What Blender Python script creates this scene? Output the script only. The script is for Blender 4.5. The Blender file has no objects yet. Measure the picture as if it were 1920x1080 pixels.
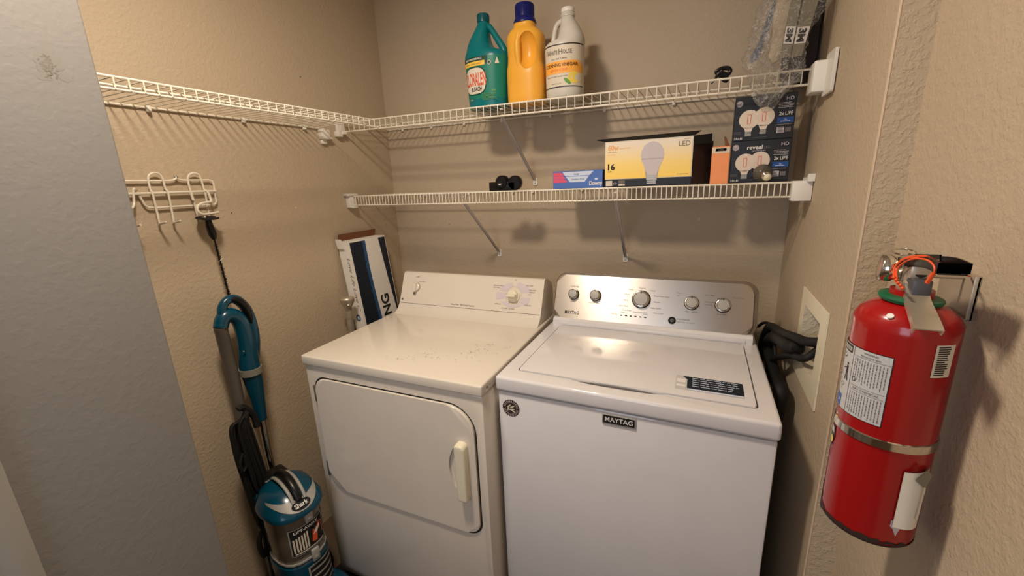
import bpy, bmesh, math, random
from mathutils import Vector, Matrix, noise
rnd = random.Random(7)
PI = math.pi
sc = bpy.context.scene
COL = sc.collection

# ------------------------------------------------------------------ camera
CAM = Vector((1.4693, -1.7471, 1.4590)); YAW, PITCH, ROLL, F = 0.4366, -0.2499, -0.0410, 772.05
ROT = Matrix.Rotation(YAW, 3, 'Z') @ Matrix.Rotation(PI/2 + PITCH, 3, 'X') @ Matrix.Rotation(ROLL, 3, 'Z')
cd = bpy.data.cameras.new('camera'); cam = bpy.data.objects.new('camera', cd); COL.objects.link(cam)
cam.matrix_world = Matrix.Translation(CAM) @ ROT.to_4x4()
cd.sensor_width = 36; cd.lens = F/1920*36; cd.clip_start = .02; cd.clip_end = 50
sc.camera = cam
def U(px, py, ax, val):
    """the point of the place seen at photo pixel (px,py) on the plane axis=val (measuring aid)"""
    d = ROT @ Vector(((px-960)/F, -(py-540)/F, -1.0))
    t = (val-CAM[ax])/d[ax]
    return CAM + d*t

# ------------------------------------------------------------------ world, light, exposure
w = bpy.data.worlds.new('world'); sc.world = w; w.use_nodes = True
bg = w.node_tree.nodes['Background']; bg.inputs[0].default_value = (.62, .72, .9, 1); bg.inputs[1].default_value = .4
sc.view_settings.view_transform = 'Standard'; sc.view_settings.look = 'None'
sc.view_settings.exposure = 0.10; sc.view_settings.gamma = 1; sc.view_settings.use_curve_mapping = False
LAMP = Vector((.82, -1.33, 2.385)); LAMP_W = 21.5; LAMP_COL = (1.0, .85, .69)
FILL_W = 14.5; FILL_COL = (.80, .86, 1.0)
# added cool fill from behind the camera, set outside a made-up hallway window
ld = bpy.data.lights.new('cool_fill', 'AREA'); ld.shape = 'RECTANGLE'; ld.size = 1.0; ld.size_y = 1.2
ld.energy = FILL_W; ld.color = FILL_COL
lo = bpy.data.objects.new('cool_fill', ld); COL.objects.link(lo)
lo.location = (1.0, -3.56, 1.5); lo.rotation_euler = (PI/2, 0, 0)

# ------------------------------------------------------------------ materials
def s2l(c):
    return tuple((x/12.92 if x <= .04045 else ((x+.055)/1.055)**2.4) for x in c)
def mat(name, rgb, rough=.5, metal=0, spec=.5, trans=0, alpha=1, bump=None, var=None, ior=1.45, coat=0, aniso=0, emit=None, sss=0):
    m = bpy.data.materials.new(name); m.use_nodes = True
    nt = m.node_tree; b = nt.nodes['Principled BSDF']
    c = s2l(rgb)+(1,)
    b.inputs['Base Color'].default_value = c; b.inputs['Roughness'].default_value = rough
    b.inputs['Metallic'].default_value = metal; b.inputs['Specular IOR Level'].default_value = spec
    b.inputs['Transmission Weight'].default_value = trans; b.inputs['Alpha'].default_value = alpha
    b.inputs['IOR'].default_value = ior; b.inputs['Coat Weight'].default_value = coat
    b.inputs['Anisotropic'].default_value = aniso
    if sss:
        b.inputs['Subsurface Weight'].default_value = sss; b.inputs['Subsurface Radius'].default_value = (.01, .008, .006)
    if emit:
        b.inputs['Emission Color'].default_value = s2l(emit[0])+(1,); b.inputs['Emission Strength'].default_value = emit[1]
    tc = nt.nodes.new('ShaderNodeTexCoord')
    n = nt.nodes.new('ShaderNodeTexNoise'); nt.links.new(tc.outputs['Object'], n.inputs['Vector'])
    sc_, amt = var if var else (9.0, .05)
    n.inputs['Scale'].default_value = sc_; n.inputs['Detail'].default_value = 4
    mx = nt.nodes.new('ShaderNodeMix'); mx.data_type = 'RGBA'
    mx.inputs[6].default_value = tuple(max(0, x*(1-amt)) for x in c[:3])+(1,)
    mx.inputs[7].default_value = tuple(min(1, x*(1+amt)) for x in c[:3])+(1,)
    nt.links.new(n.outputs['Fac'], mx.inputs[0]); nt.links.new(mx.outputs[2], b.inputs['Base Color'])
    if bump:
        last = None
        for (bs, dist, st, det) in bump:
            nn = nt.nodes.new('ShaderNodeTexNoise'); nn.inputs['Scale'].default_value = bs; nn.inputs['Detail'].default_value = det
            nt.links.new(tc.outputs['Object'], nn.inputs['Vector'])
            r = nt.nodes.new('ShaderNodeMapRange'); r.inputs[1].default_value = .45; r.inputs[2].default_value = .62
            nt.links.new(nn.outputs['Fac'], r.inputs[0])
            bp = nt.nodes.new('ShaderNodeBump'); bp.inputs['Distance'].default_value = dist; bp.inputs['Strength'].default_value = st
            nt.links.new(r.outputs[0], bp.inputs['Height'])
            if last: nt.links.new(last.outputs[0], bp.inputs['Normal'])
            last = bp
        nt.links.new(last.outputs[0], b.inputs['Normal'])
    return m
WALLC = (.735, .668, .574)
M = {}
M['wall'] = mat('painted drywall', WALLC, .62, spec=.35, bump=[(85, .0012, .38, 3), (210, .0005, .3, 2)], var=(3, .04))
M['wall_rough'] = mat('rough knockdown drywall', WALLC, .65, spec=.35, bump=[(115, .0016, .42, 3), (240, .0006, .3, 2)], var=(3, .04))
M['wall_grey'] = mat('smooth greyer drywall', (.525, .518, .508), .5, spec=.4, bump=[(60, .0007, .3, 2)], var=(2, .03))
M['ceil'] = mat('ceiling paint', (.85, .82, .77), .8)
M['floor'] = mat('dark tile floor', (.34, .28, .22), .45, var=(6, .2))
M['trim'] = mat('white trim paint', (.62, .61, .59), .4)
M['bead'] = mat('plaster edge', (.78, .70, .60), .6)
M['dryer'] = mat('cream white enamel', (.86, .825, .77), .15, spec=.5)
M['dryer_dk'] = mat('grey seam', (.42, .39, .35), .6)
M['hinge'] = mat('hinge steel', (.55, .52, .47), .4, metal=.6)
M['washer'] = mat('bright white enamel', (.855, .845, .845), .10, spec=.5)
M['seam'] = mat('dark seam', (.16, .15, .14), .7)
M['steel'] = mat('brushed steel', (.80, .765, .72), .3, metal=1, aniso=.75)
_nt = M['steel'].node_tree; _t = _nt.nodes.new('ShaderNodeTangent'); _t.direction_type = 'RADIAL'; _t.axis = 'X'
_nt.links.new(_t.outputs[0], _nt.nodes['Principled BSDF'].inputs['Tangent'])
M['chrome'] = mat('chrome', (.86, .84, .80), .12, metal=1)
M['alum'] = mat('worn aluminium', (.76, .72, .65), .4, metal=.7, var=(40, .2))
M['console_trim'] = mat('taupe plastic', (.42, .365, .30), .4)
M['print'] = mat('grey print', (.42, .39, .37), .6)
M['printdk'] = mat('dark print', (.10, .09, .09), .5)
M['black'] = mat('black plastic', (.045, .043, .045), .35)
M['rubber'] = mat('black rubber', (.06, .06, .06), .68)
M['blackmatte'] = mat('matte black', (.05, .045, .045), .8)
M['wire'] = mat('white vinyl wire', (.90, .87, .80), .35)
M['clip'] = mat('white plastic', (.90, .885, .85), .4)
M['brace'] = mat('grey white strut', (.74, .71, .69), .4)
M['cream'] = mat('cream plastic', (.90, .87, .77), .3)
M['teal'] = mat('teal plastic', (.0, .44, .46), .28, spec=.5)
M['teal_dk'] = mat('dark teal plastic', (.0, .33, .36), .35)
M['lab_dkgreen'] = mat('dark green print', (.02, .25, .2), .45)
M['lab_green'] = mat('green print', (.05, .48, .40), .4)
M['yellow'] = mat('yellow plastic', (.93, .68, .24), .33, sss=.1)
M['navy'] = mat('navy cap', (.06, .10, .38), .3)
M['milky'] = mat('milky plastic', (.80, .78, .73), .35, sss=.15)
M['white'] = mat('white paper', (.90, .885, .86), .5)
M['offwhite'] = mat('offwhite paper', (.84, .80, .72), .55)
M['orange_lab'] = mat('orange print', (.97, .68, .28), .5)
M['redorange'] = mat('red orange print', (.86, .34, .20), .5)
M['lemon'] = mat('lemon print', (.93, .82, .36), .5)
M['leaf'] = mat('leaf print', (.38, .60, .25), .5)
M['gold'] = mat('gold print', (.95, .78, .30), .5)
M['brown'] = mat('brown print', (.30, .17, .07), .5)
M['blue'] = mat('blue carton', (.30, .44, .72), .45)
M['paleblue'] = mat('pale blue print', (.80, .84, .92), .45)
M['pink'] = mat('pink print', (.86, .33, .45), .45)
M['ledy'] = mat('yellow carton print', (.98, .86, .55), .45)
M['ledtext'] = mat('faded orange print', (.93, .68, .42), .5)
M['bulbgrey'] = mat('bulb print grey', (.80, .76, .77), .5)
M['orangebox'] = mat('salmon orange carton', (.95, .60, .38), .5)
M['card'] = mat('brown cardboard', (.45, .28, .17), .8)
M['geblack'] = mat('dark purple black carton', (.062, .052, .066), .4)
M['geblue'] = mat('blue print', (.07, .29, .58), .45)
M['geside'] = mat('carton shadow side', (.05, .05, .06), .5)
M['bulbpic'] = mat('bulb picture', (.86, .80, .73), .5)
M['bluebox'] = mat('deep navy print', (.06, .11, .17), .4)
M['bluebox2'] = mat('mid blue print', (.13, .30, .47), .4)
M['red'] = mat('red enamel', (.62, .07, .075), .22, spec=.5, coat=.3, var=(5, .1))
M['green'] = mat('green plastic ring', (.02, .38, .24), .4)
M['orange'] = mat('orange cord', (.90, .34, .14), .5)
M['labelgrey'] = mat('silver label', (.76, .76, .76), .4)
M['labelblue'] = mat('blue symbol', (.15, .35, .70), .4)
M['rust'] = mat('chipped dark metal', (.20, .14, .12), .6)
M['paper'] = mat('peeled paper', (.87, .84, .77), .7)
M['vac'] = mat('petrol blue plastic', (.0, .25, .335), .25, coat=.2)
M['vac_dk'] = mat('dark petrol plastic', (.02, .20, .25), .3)
M['silver'] = mat('silver plastic', (.66, .65, .62), .35, metal=.2)
M['smoke'] = mat('smoky clear plastic', (.42, .37, .31), .15, spec=.6, alpha=.88, coat=.5)
M['hose'] = mat('grey hose', (.36, .335, .31), .35)
M['collar'] = mat('grey collar', (.50, .49, .46), .4)
M['dust'] = mat('dark brush bristle', (.09, .065, .06), .9)
M['smokeglass'] = mat('smoky glass', (.50, .47, .42), .06, trans=.55, ior=1.2, alpha=.9)
M['brass'] = mat('brass', (.78, .62, .34), .3, metal=1)
M['gaugeglass'] = mat('gauge face', (.72, .58, .50), .15, coat=.6)
M['beige'] = mat('beige foam', (.70, .64, .54), .6)
M['olive'] = mat('olive grey card', (.50, .48, .40), .5)
M['bluish'] = mat('bluish plastic', (.42, .47, .56), .4)
M['darkbox'] = mat('dark carton', (.17, .13, .12), .6)
M['outlet_in'] = mat('outlet box plastic', (.80, .76, .67), .6, bump=[(90, .0015, .5, 3)])
M['window'] = mat('window frame paint', (.85, .85, .85), .4)
M['stain'] = mat('grey brown smudge', (.475, .455, .42), .7)
M['stain2'] = mat('faint smudge', (.508, .498, .482), .6)
M['scuff'] = mat('brown scuff', (.60, .53, .43), .6)
M['bulbglow'] = mat('lit lamp diffuser', (1, .93, .8), .5, emit=((1, .86, .68), 9))
def plastic_film():
    m = bpy.data.materials.new('clear crinkled film'); m.use_nodes = True; nt = m.node_tree
    for n in list(nt.nodes): nt.nodes.remove(n)
    o = nt.nodes.new('ShaderNodeOutputMaterial'); mx = nt.nodes.new('ShaderNodeMixShader')
    t = nt.nodes.new('ShaderNodeBsdfTransparent'); t.inputs[0].default_value = (.93, .92, .90, 1)
    g = nt.nodes.new('ShaderNodeBsdfPrincipled'); g.inputs['Base Color'].default_value = (.62, .60, .57, 1)
    g.inputs['Roughness'].default_value = .06; g.inputs['Specular IOR Level'].default_value = 1
    tc = nt.nodes.new('ShaderNodeTexCoord'); n = nt.nodes.new('ShaderNodeTexNoise'); n.inputs['Scale'].default_value = 30; n.inputs['Distortion'].default_value = 1.2
    n.inputs['Detail'].default_value = 6; nt.links.new(tc.outputs['Object'], n.inputs['Vector'])
    b = nt.nodes.new('ShaderNodeBump'); b.inputs['Distance'].default_value = .03; b.inputs['Strength'].default_value = 1
    nt.links.new(n.outputs['Fac'], b.inputs['Height']); nt.links.new(b.outputs[0], g.inputs['Normal'])
    add = nt.nodes.new('ShaderNodeMixRGB'); add.inputs[0].default_value = .12
    nt.links.new(tc.outputs['Object'], add.inputs[1]); nt.links.new(n.outputs['Color'], add.inputs[2])
    v = nt.nodes.new('ShaderNodeTexVoronoi'); v.feature = 'DISTANCE_TO_EDGE'; v.inputs['Scale'].default_value = 30; nt.links.new(add.outputs[0], v.inputs['Vector'])
    mr = nt.nodes.new('ShaderNodeMapRange'); mr.inputs[1].default_value = .0; mr.inputs[2].default_value = .05
    mr.inputs[3].default_value = .62; mr.inputs[4].default_value = .10
    nt.links.new(v.outputs['Distance'], mr.inputs[0]); nt.links.new(mr.outputs[0], mx.inputs[0])
    nt.links.new(t.outputs[0], mx.inputs[1]); nt.links.new(g.outputs[0], mx.inputs[2]); nt.links.new(mx.outputs[0], o.inputs[0])
    return m
M['film'] = plastic_film()
M['bracketpaint'] = mat('beige painted metal', (.60, .54, .46), .45)
M['greymetal'] = mat('dull grey metal', (.34, .34, .36), .45, metal=.3)
def led_grad():
    """carton print that runs from pale cream at the top to yellow at the bottom"""
    m = M['ledy']; nt = m.node_tree; b = nt.nodes['Principled BSDF']
    tc = nt.nodes.new('ShaderNodeTexCoord'); sx = nt.nodes.new('ShaderNodeSeparateXYZ'); r = nt.nodes.new('ShaderNodeValToRGB')
    mr = nt.nodes.new('ShaderNodeMapRange'); mr.inputs[1].default_value = .02; mr.inputs[2].default_value = .14
    nt.links.new(tc.outputs['Object'], sx.inputs[0]); nt.links.new(sx.outputs['Z'], mr.inputs[0]); nt.links.new(mr.outputs[0], r.inputs[0])
    e = r.color_ramp.elements; e[0].position = 0; e[0].color = s2l((1, .84, .36))+(1,); e[1].position = 1; e[1].color = s2l((.93, .88, .80))+(1,)
    x = e.new(.45); x.color = s2l((.99, .86, .50))+(1,)
    nt.links.new(r.outputs[0], b.inputs['Base Color'])
led_grad()

# ------------------------------------------------------------------ mesh building
class MB:
    def __init__(s): s.v = []; s.f = []; s.fm = []; s.m = []; s.flat = []
    def mi(s, m):
        if m not in s.m: s.m.append(m)
        return s.m.index(m)
    def add(s, vs, fs, m):
        o = len(s.v); k = s.mi(m)
        s.v += [Vector(v) for v in vs]; s.f += [tuple(i+o for i in f) for f in fs]; s.fm += [k]*len(fs); return s
    def bm(s, b, m):
        b.verts.ensure_lookup_table(); b.verts.index_update()
        s.add([v.co.copy() for v in b.verts], [[v.index for v in f.verts] for f in b.faces], m); b.free(); return s
    def box(s, a, b, m, bev=0, seg=2):
        q = bmesh.new(); bmesh.ops.create_cube(q, size=1)
        a = Vector(a); b = Vector(b)
        for v in q.verts: v.co = Vector(((a[i]+b[i])/2 + v.co[i]*abs(b[i]-a[i]) for i in range(3)))
        if bev: bmesh.ops.bevel(q, geom=list(q.edges), offset=bev, segments=seg, profile=.5, affect='EDGES')
        return s.bm(q, m)
    def prism(s, poly, fn, a, b, m, bev=0, seg=2):
        """poly of (u,v); fn(u,v,t)->xyz; extruded from t=a to t=b, bevel on the t=b rim"""
        q = bmesh.new(); n = len(poly)
        lo = [q.verts.new(fn(u, v, a)) for u, v in poly]; hi = [q.verts.new(fn(u, v, b)) for u, v in poly]
        top = q.faces.new(hi); q.faces.new(lo[::-1])
        for i in range(n): q.faces.new((lo[i], lo[(i+1) % n], hi[(i+1) % n], hi[i]))
        if bev: bmesh.ops.bevel(q, geom=list(top.edges), offset=bev, segments=seg, profile=.5, affect='EDGES')
        bmesh.ops.recalc_face_normals(q, faces=list(q.faces))
        bmesh.ops.triangulate(q, faces=[f for f in q.faces if len(f.verts) > 4])
        return s.bm(q, m)
    def rings(s, rs, m, cap=True, closed=True):
        n = len(rs[0]); vs = [p for r in rs for p in r]; fs = []
        for i in range(len(rs)-1):
            for j in range(n if closed else n-1):
                k = (j+1) % n; fs.append((i*n+j, i*n+k, (i+1)*n+k, (i+1)*n+j))
        if cap and closed: fs += [tuple(range(n))[::-1], tuple(range((len(rs)-1)*n, len(rs)*n))]
        return s.add(vs, fs, m)
    def tube(s, pts, r, m, seg=8, smooth=0, cap=True, sx=1):
        pts = [Vector(p) for p in pts]
        rr = list(r) if isinstance(r, (list, tuple)) else [r]*len(pts)
        if smooth: pts, rr = spline(pts, rr, smooth)
        n = len(pts); tan = []
        for i in range(n):
            t = pts[min(i+1, n-1)]-pts[max(i-1, 0)]
            tan.append(t.normalized() if t.length > 1e-9 else Vector((0, 0, 1)))
        up = Vector((0, 0, 1)) if abs(tan[0].z) < .9 else Vector((1, 0, 0))
        nx = tan[0].cross(up).normalized(); rs = []
        for i in range(n):
            if i: nx = (nx - tan[i]*nx.dot(tan[i])).normalized()
            ny = tan[i].cross(nx)
            rs.append([pts[i]+nx*math.cos(2*PI*k/seg)*rr[i]*sx+ny*math.sin(2*PI*k/seg)*rr[i] for k in range(seg)])
        return s.rings(rs, m, cap)
    def lathe(s, prof, o, ax, m, seg=24, cap=True):
        """prof of (radius, along axis)"""
        ax = Vector(ax).normalized(); up = Vector((0, 0, 1)) if abs(ax.z) < .9 else Vector((1, 0, 0))
        nx = ax.cross(up).normalized(); ny = ax.cross(nx); o = Vector(o)
        return s.rings([[o+ax*h+(nx*math.cos(2*PI*k/seg)+ny*math.sin(2*PI*k/seg))*max(r, 1e-5) for k in range(seg)] for r, h in prof], m, cap)
    def sph(s, c, r, m, sc_=(1, 1, 1), seg=16):
        q = bmesh.new(); bmesh.ops.create_uvsphere(q, u_segments=seg, v_segments=seg//2+2, radius=r)
        for v in q.verts: v.co = Vector((v.co[i]*sc_[i]+c[i] for i in range(3)))
        return s.bm(q, m)
    def patch(s, fn, u0, u1, v0, v1, m, nu=1, nv=1):
        vs = [fn(u0+(u1-u0)*i/nu, v0+(v1-v0)*j/nv) for j in range(nv+1) for i in range(nu+1)]
        fs = [(j*(nu+1)+i, j*(nu+1)+i+1, (j+1)*(nu+1)+i+1, (j+1)*(nu+1)+i) for j in range(nv) for i in range(nu)]
        return s.add(vs, fs, m)
    def poly(s, pts, fn, m):
        q = bmesh.new(); f = q.faces.new([q.verts.new(Vector(fn(u, v))) for u, v in pts])
        bmesh.ops.triangulate(q, faces=[f]); return s.bm(q, m)
    def disc(s, fn, cu, cv, r, m, ry=None, n=24, ang=0):
        ry = ry or r; ca, sa = math.cos(ang), math.sin(ang); vs = [fn(cu, cv)]
        for k in range(n):
            a, b = r*math.cos(2*PI*k/n), ry*math.sin(2*PI*k/n); vs.append(fn(cu+a*ca-b*sa, cv+a*sa+b*ca))
        return s.add(vs, [(0, 1+k, 1+(k+1) % n) for k in range(n)], m)
    def ringflat(s, fn, cu, cv, r0, r1, m, n=28, k2=1):
        vs = []
        for k in range(n):
            a = 2*PI*k/n
            vs += [fn(cu+r0*math.cos(a), cv+r0*k2*math.sin(a)), fn(cu+r1*math.cos(a), cv+r1*k2*math.sin(a))]
        return s.add(vs, [(2*k, 2*k+1, (2*k+3) % (2*n), (2*k+2) % (2*n)) for k in range(n)], m)
    def text(s, txt, fn, u, v, h, m, width=None, bold=0, al='l', rot=0, shear=0):
        """letters h high (capital height), base line start at (u,v) in the surface frame fn(u,v)->xyz"""
        vs, fs = glyphs(txt, bold, shear)
        if not vs: return s
        x0 = min(p[0] for p in vs); x1 = max(p[0] for p in vs)
        k = h/.70; kx = width/(x1-x0) if width else k
        off = {'l': 0, 'c': -.5, 'r': -1}[al]*(x1-x0)*kx
        ca, sa = math.cos(rot), math.sin(rot); out = []
        for p in vs:
            a = (p[0]-x0)*kx+off; b = p[1]*k
            out.append(fn(u+a*ca-b*sa, v+a*sa+b*ca))
        return s.add(out, fs, m)
    def lines(s, fn, u0, u1, vtop, n, pitch, h, m, ragged=.25, seed=1, words=True):
        r = random.Random(seed)
        for i in range(n):
            e = u1-(u1-u0)*ragged*r.random(); a = u0; v = vtop-i*pitch
            while a < e-1e-6:
                b = min(e, a+(u1-u0)*(r.uniform(.06, .2) if words else 1))
                s.patch(fn, a, b, v-h, v, m, 1, 1); a = b+(u1-u0)*.025
        return s
    def build(s, name, parent=None, loc=None, smooth=True, ang=38, wn=False):
        me = bpy.data.meshes.new(name); o = bpy.data.objects.new(name, me); COL.objects.link(o)
        base = Vector(loc) if loc is not None else Vector((0, 0, 0))
        me.from_pydata([v-base for v in s.v], [], s.f)
        for m in s.m: me.materials.append(M[m])
        me.polygons.foreach_set('material_index', s.fm)
        if smooth:
            me.polygons.foreach_set('use_smooth', [True]*len(me.polygons)); me.set_sharp_from_angle(angle=math.radians(ang))
        me.update(); o.location = base
        if parent: o.parent = parent
        return o
_g = {}
def glyphs(txt, bold, shear):
    key = (txt, bold, shear)
    if key not in _g:
        c = bpy.data.curves.new('lettering', 'FONT'); c.body = txt; c.size = 1; c.offset = bold; c.shear = shear; c.resolution_u = 3
        o = bpy.data.objects.new('lettering', c); COL.objects.link(o)
        me = bpy.data.meshes.new_from_object(o.evaluated_get(bpy.context.evaluated_depsgraph_get()))
        _g[key] = ([tuple(v.co[:2]) for v in me.vertices], [tuple(p.vertices) for p in me.polygons])
        bpy.data.objects.remove(o); bpy.data.curves.remove(c); bpy.data.meshes.remove(me)
    return _g[key]
def spline(pts, rr, k):
    out = []; ro = []
    n = len(pts)
    for i in range(n-1):
        p0, p1, p2, p3 = pts[max(i-1, 0)], pts[i], pts[i+1], pts[min(i+2, n-1)]
        for j in range(k):
            t = j/k; t2 = t*t; t3 = t2*t
            out.append(.5*((2*p1)+(p2-p0)*t+(2*p0-5*p1+4*p2-p3)*t2+(3*p1-p0-3*p2+p3)*t3)); ro.append(rr[i]+(rr[i+1]-rr[i])*t)
    return out+[pts[-1]], ro+[rr[-1]]
def interp(tab, z):
    for (a, b_) in zip(tab, tab[1:]):
        if z <= b_[0]:
            k = (z-a[0])/(b_[0]-a[0]) if b_[0] > a[0] else 0; k = max(0, min(1, k)); k = k*k*(3-2*k) if False else k
            return [a[i]+(b_[i]-a[i])*k for i in range(1, len(a))]
    return list(tab[-1][1:])
def rrect(x0, y0, x1, y1, r, n=6):
    """rounded rectangle, r one radius or four (bl, br, tr, tl)"""
    r = r if isinstance(r, (list, tuple)) else [r]*4; out = []
    for (cx, cy, q, a0) in ((x0+r[0], y0+r[0], r[0], PI), (x1-r[1], y0+r[1], r[1], 1.5*PI), (x1-r[2], y1-r[2], r[2], 0), (x0+r[3], y1-r[3], r[3], .5*PI)):
        for i in range(n+1):
            a = a0+i*PI/2/n; out.append((cx+q*math.cos(a), cy+q*math.sin(a)))
    return out
def tag(o, label=None, cat=None, group=None, kind=None):
    if label: o['label'] = label
    if cat: o['category'] = cat
    if group: o['group'] = group
    if kind: o['kind'] = kind
    return o
def thing(name, label, cat, loc=(0, 0, 0), rz=0, group=None):
    o = bpy.data.objects.new(name, None); COL.objects.link(o); o.location = loc; o.rotation_euler = (0, 0, rz); o.empty_display_size = .02
    return tag(o, label, cat, group)
def struct(name, mb, **k):
    return tag(mb.build(name, **k), kind='structure')
def boolean(o, cutters):
    """cut the cutter meshes out of o and keep the result as plain mesh"""
    cs = []
    for c in cutters:
        k = c.build('cutter', smooth=False); k.parent = o.parent; cs.append(k)
        md = o.modifiers.new('b', 'BOOLEAN'); md.operation = 'DIFFERENCE'; md.solver = 'EXACT'; md.object = k
    bpy.context.view_layer.update()
    me = bpy.data.meshes.new_from_object(o.evaluated_get(bpy.context.evaluated_depsgraph_get()))
    old = o.data; nm = old.name; o.modifiers.clear(); o.data = me; bpy.data.meshes.remove(old); me.name = nm
    for k in cs: bpy.data.objects.remove(k)
    me.polygons.foreach_set('use_smooth', [True]*len(me.polygons)); me.set_sharp_from_angle(angle=math.radians(35))
    return o

# ------------------------------------------------------------------ the room
W = 1.743; XF = 1.795; YJ = -.77; XL = .36; YL = -1.268; ZC = 2.44; YB = -3.3
b = MB(); b.box((-.1, 0, 0), (2.0, .1, ZC), 'wall'); struct('wall_back', b)
b = MB(); b.box((-.1, -1.40, 0), (0, 0, ZC), 'wall'); struct('wall_left', b)
# the wall on the right with the opening for the washer outlet box
oy0, oy1, oz0, oz1 = -.612, -.440, .955, 1.108
b = MB()
for (a, c) in (((W, -.765, 0), (1.85, 0, oz0)), ((W, -.765, oz1), (1.85, 0, ZC)), ((W, -.765, oz0), (1.85, oy0, oz1)), ((W, oy1, oz0), (1.85, 0, oz1))):
    b.box(a, c, 'wall')
struct('wall_right', b)
b = MB(); b.box((W+.002, YJ, 0), (1.90, -.765, ZC), 'wall_rough')
b.tube([(W+.002, YJ+.002, 0), (W+.002, YJ+.002, ZC)], .003, 'bead', 6); struct('wall_right_return', b)
b = MB(); b.box((XF, YB, 0), (1.90, YJ, ZC), 'wall'); struct('wall_right_hall', b)
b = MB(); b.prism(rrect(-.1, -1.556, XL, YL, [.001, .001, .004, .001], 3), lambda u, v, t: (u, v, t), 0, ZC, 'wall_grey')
fs = lambda u, v: (XL+.0006, u, v)
c0 = U(85, 118, 0, XL)
rs = random.Random(3)
for k in range(26):
    q = c0+Vector((0, rs.gauss(0, .009), rs.gauss(.004, .013)))
    b.disc(lambda u, v: (XL+.0001+.000008*k, u, v), q.y, q.z, rs.uniform(.003, .008), 'stain2', rs.uniform(.004, .010), 12, rs.random()*3)
for k in range(70):
    q = c0+Vector((0, rs.gauss(.002, .006), rs.gauss(-.004, .009)))
    b.disc(lambda u, v: (XL+.00032+.000003*k, u, v), q.y, q.z, rs.uniform(.0006, .0024), 'stain', rs.uniform(.0006, .003), 7, rs.random()*3)
struct('wall_left_hall', b)
b = MB(); b.prism([(0, 0), (.012, 0), (.018, .012), (.020, .03), (.012, .045), (.016, .06), (.010, .075), (0, .078)], lambda u, v, t: (XL+u, -1.556-v, t), 0, 2.06, 'trim')
struct('trim_1', b)
b = MB(); b.box((XL-.1, -1.634, 0), (XL, -1.556, 2.06), 'trim'); b.box((XL-.1, -2.5, 2.06), (XL, -1.556, ZC), 'wall'); b.box((XL-.1, YB, 0), (XL, -2.5, ZC), 'wall')
struct('wall_left_rear', b)
b = MB(); b.prism(rrect(-2.47, .02, -1.66, 2.04, .002, 1), lambda u, v, t: (t, u, v), XL-.06, XL-.02, 'trim')
for (a, c) in ((.25, .95), (1.1, 1.9)):
    for (e, f) in ((-2.35, -2.12), (-2.0, -1.77)): b.box((XL-.022, e, a), (XL-.014, f, c), 'trim', .003)
dr = struct('door_1', b)
b = MB(); b.lathe([(.012, 0), (.01, .03), (.026, .04), (.026, .06), (.01, .068)], (XL-.02, -1.73, .95), (1, 0, 0), 'brass', 16); b.build('door_handle', dr)
b = MB(); b.box((-.1, YB-.1, -.02), (2.0, .1, 0), 'floor'); struct('floor', b)
b = MB(); b.box((-.1, YB-.1, ZC), (2.0, .1, ZC+.05), 'ceil'); struct('ceiling', b)
b = MB()
for (a, c) in (((XL-.1, YB-.1, 0), (1.9, YB, .9)), ((XL-.1, YB-.1, 2.1), (1.9, YB, ZC)), ((XL-.1, YB-.1, .9), (.5, YB, 2.1)), ((1.5, YB-.1, .9), (1.9, YB, 2.1))): b.box(a, c, 'wall')
struct('wall_hall_end', b)
b = MB()
for (a, c) in (((.5, YB-.06, .9), (.55, YB-.02, 2.1)), ((1.45, YB-.06, .9), (1.5, YB-.02, 2.1)), ((.5, YB-.06, .9), (1.5, YB-.02, .95)), ((.5, YB-.06, 2.05), (1.5, YB-.02, 2.1)), ((.5, YB-.06, 1.48), (1.5, YB-.02, 1.52))): b.box(a, c, 'window', .004)
struct('fill_window_1', b)  # unseen window, put in so the added cool fill can enter

# ceiling lamp above the machines (its light)
t = thing('ceiling_light', 'round flush ceiling lamp above the front of the washer and dryer', 'ceiling lamp', (LAMP.x, LAMP.y, ZC))
b = MB(); b.lathe([(.10, -.0), (.10, -.018), (.094, -.024)], (0, 0, 0), (0, 0, 1), 'clip', 32); b.build('lamp_base', t)
b = MB(); b.lathe([(.088, -.024), (.085, -.034), (.05, -.042), (.0, -.044)], (0, 0, 0), (0, 0, 1), 'bulbglow', 32); b.build('lamp_diffuser', t)
l2 = bpy.data.lights.new('lamp_glow', 'AREA'); l2.shape = 'DISK'; l2.size = .20; l2.energy = LAMP_W; l2.color = LAMP_COL
lo2 = bpy.data.objects.new('lamp_glow', l2); COL.objects.link(lo2); lo2.location = (LAMP.x, LAMP.y, LAMP.z)

# ------------------------------------------------------------------ dryer
DX, DY, DW, DT = .277, -.884, .680, .93
t = thing('clothes_dryer', 'older cream-white front-loading clothes dryer beside the vacuum cleaner', 'clothes dryer', (DX, DY, 0), .022)
DD = .68
b = MB(); b.box((.003, .006, .03), (DW-.003, DD, .894), 'dryer', .006); b.box((.03, .05, 0), (DW-.03, DD-.05, .035), 'seam')
cab = b.build('cabinet', t)
door = rrect(.040, .422, .645, .852, [.075, .045, .085, .045], 8)
cut = MB(); cut.prism(rrect(.034, .416, .651, .858, [.08, .05, .09, .05], 8), lambda u, v, q: (u, q, v), -.02, .010, 'seam')
boolean(cab, [cut])
b = MB(); b.box((0, -.002, .896), (DW, DD, DT), 'dryer', .0055, 3)
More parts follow.
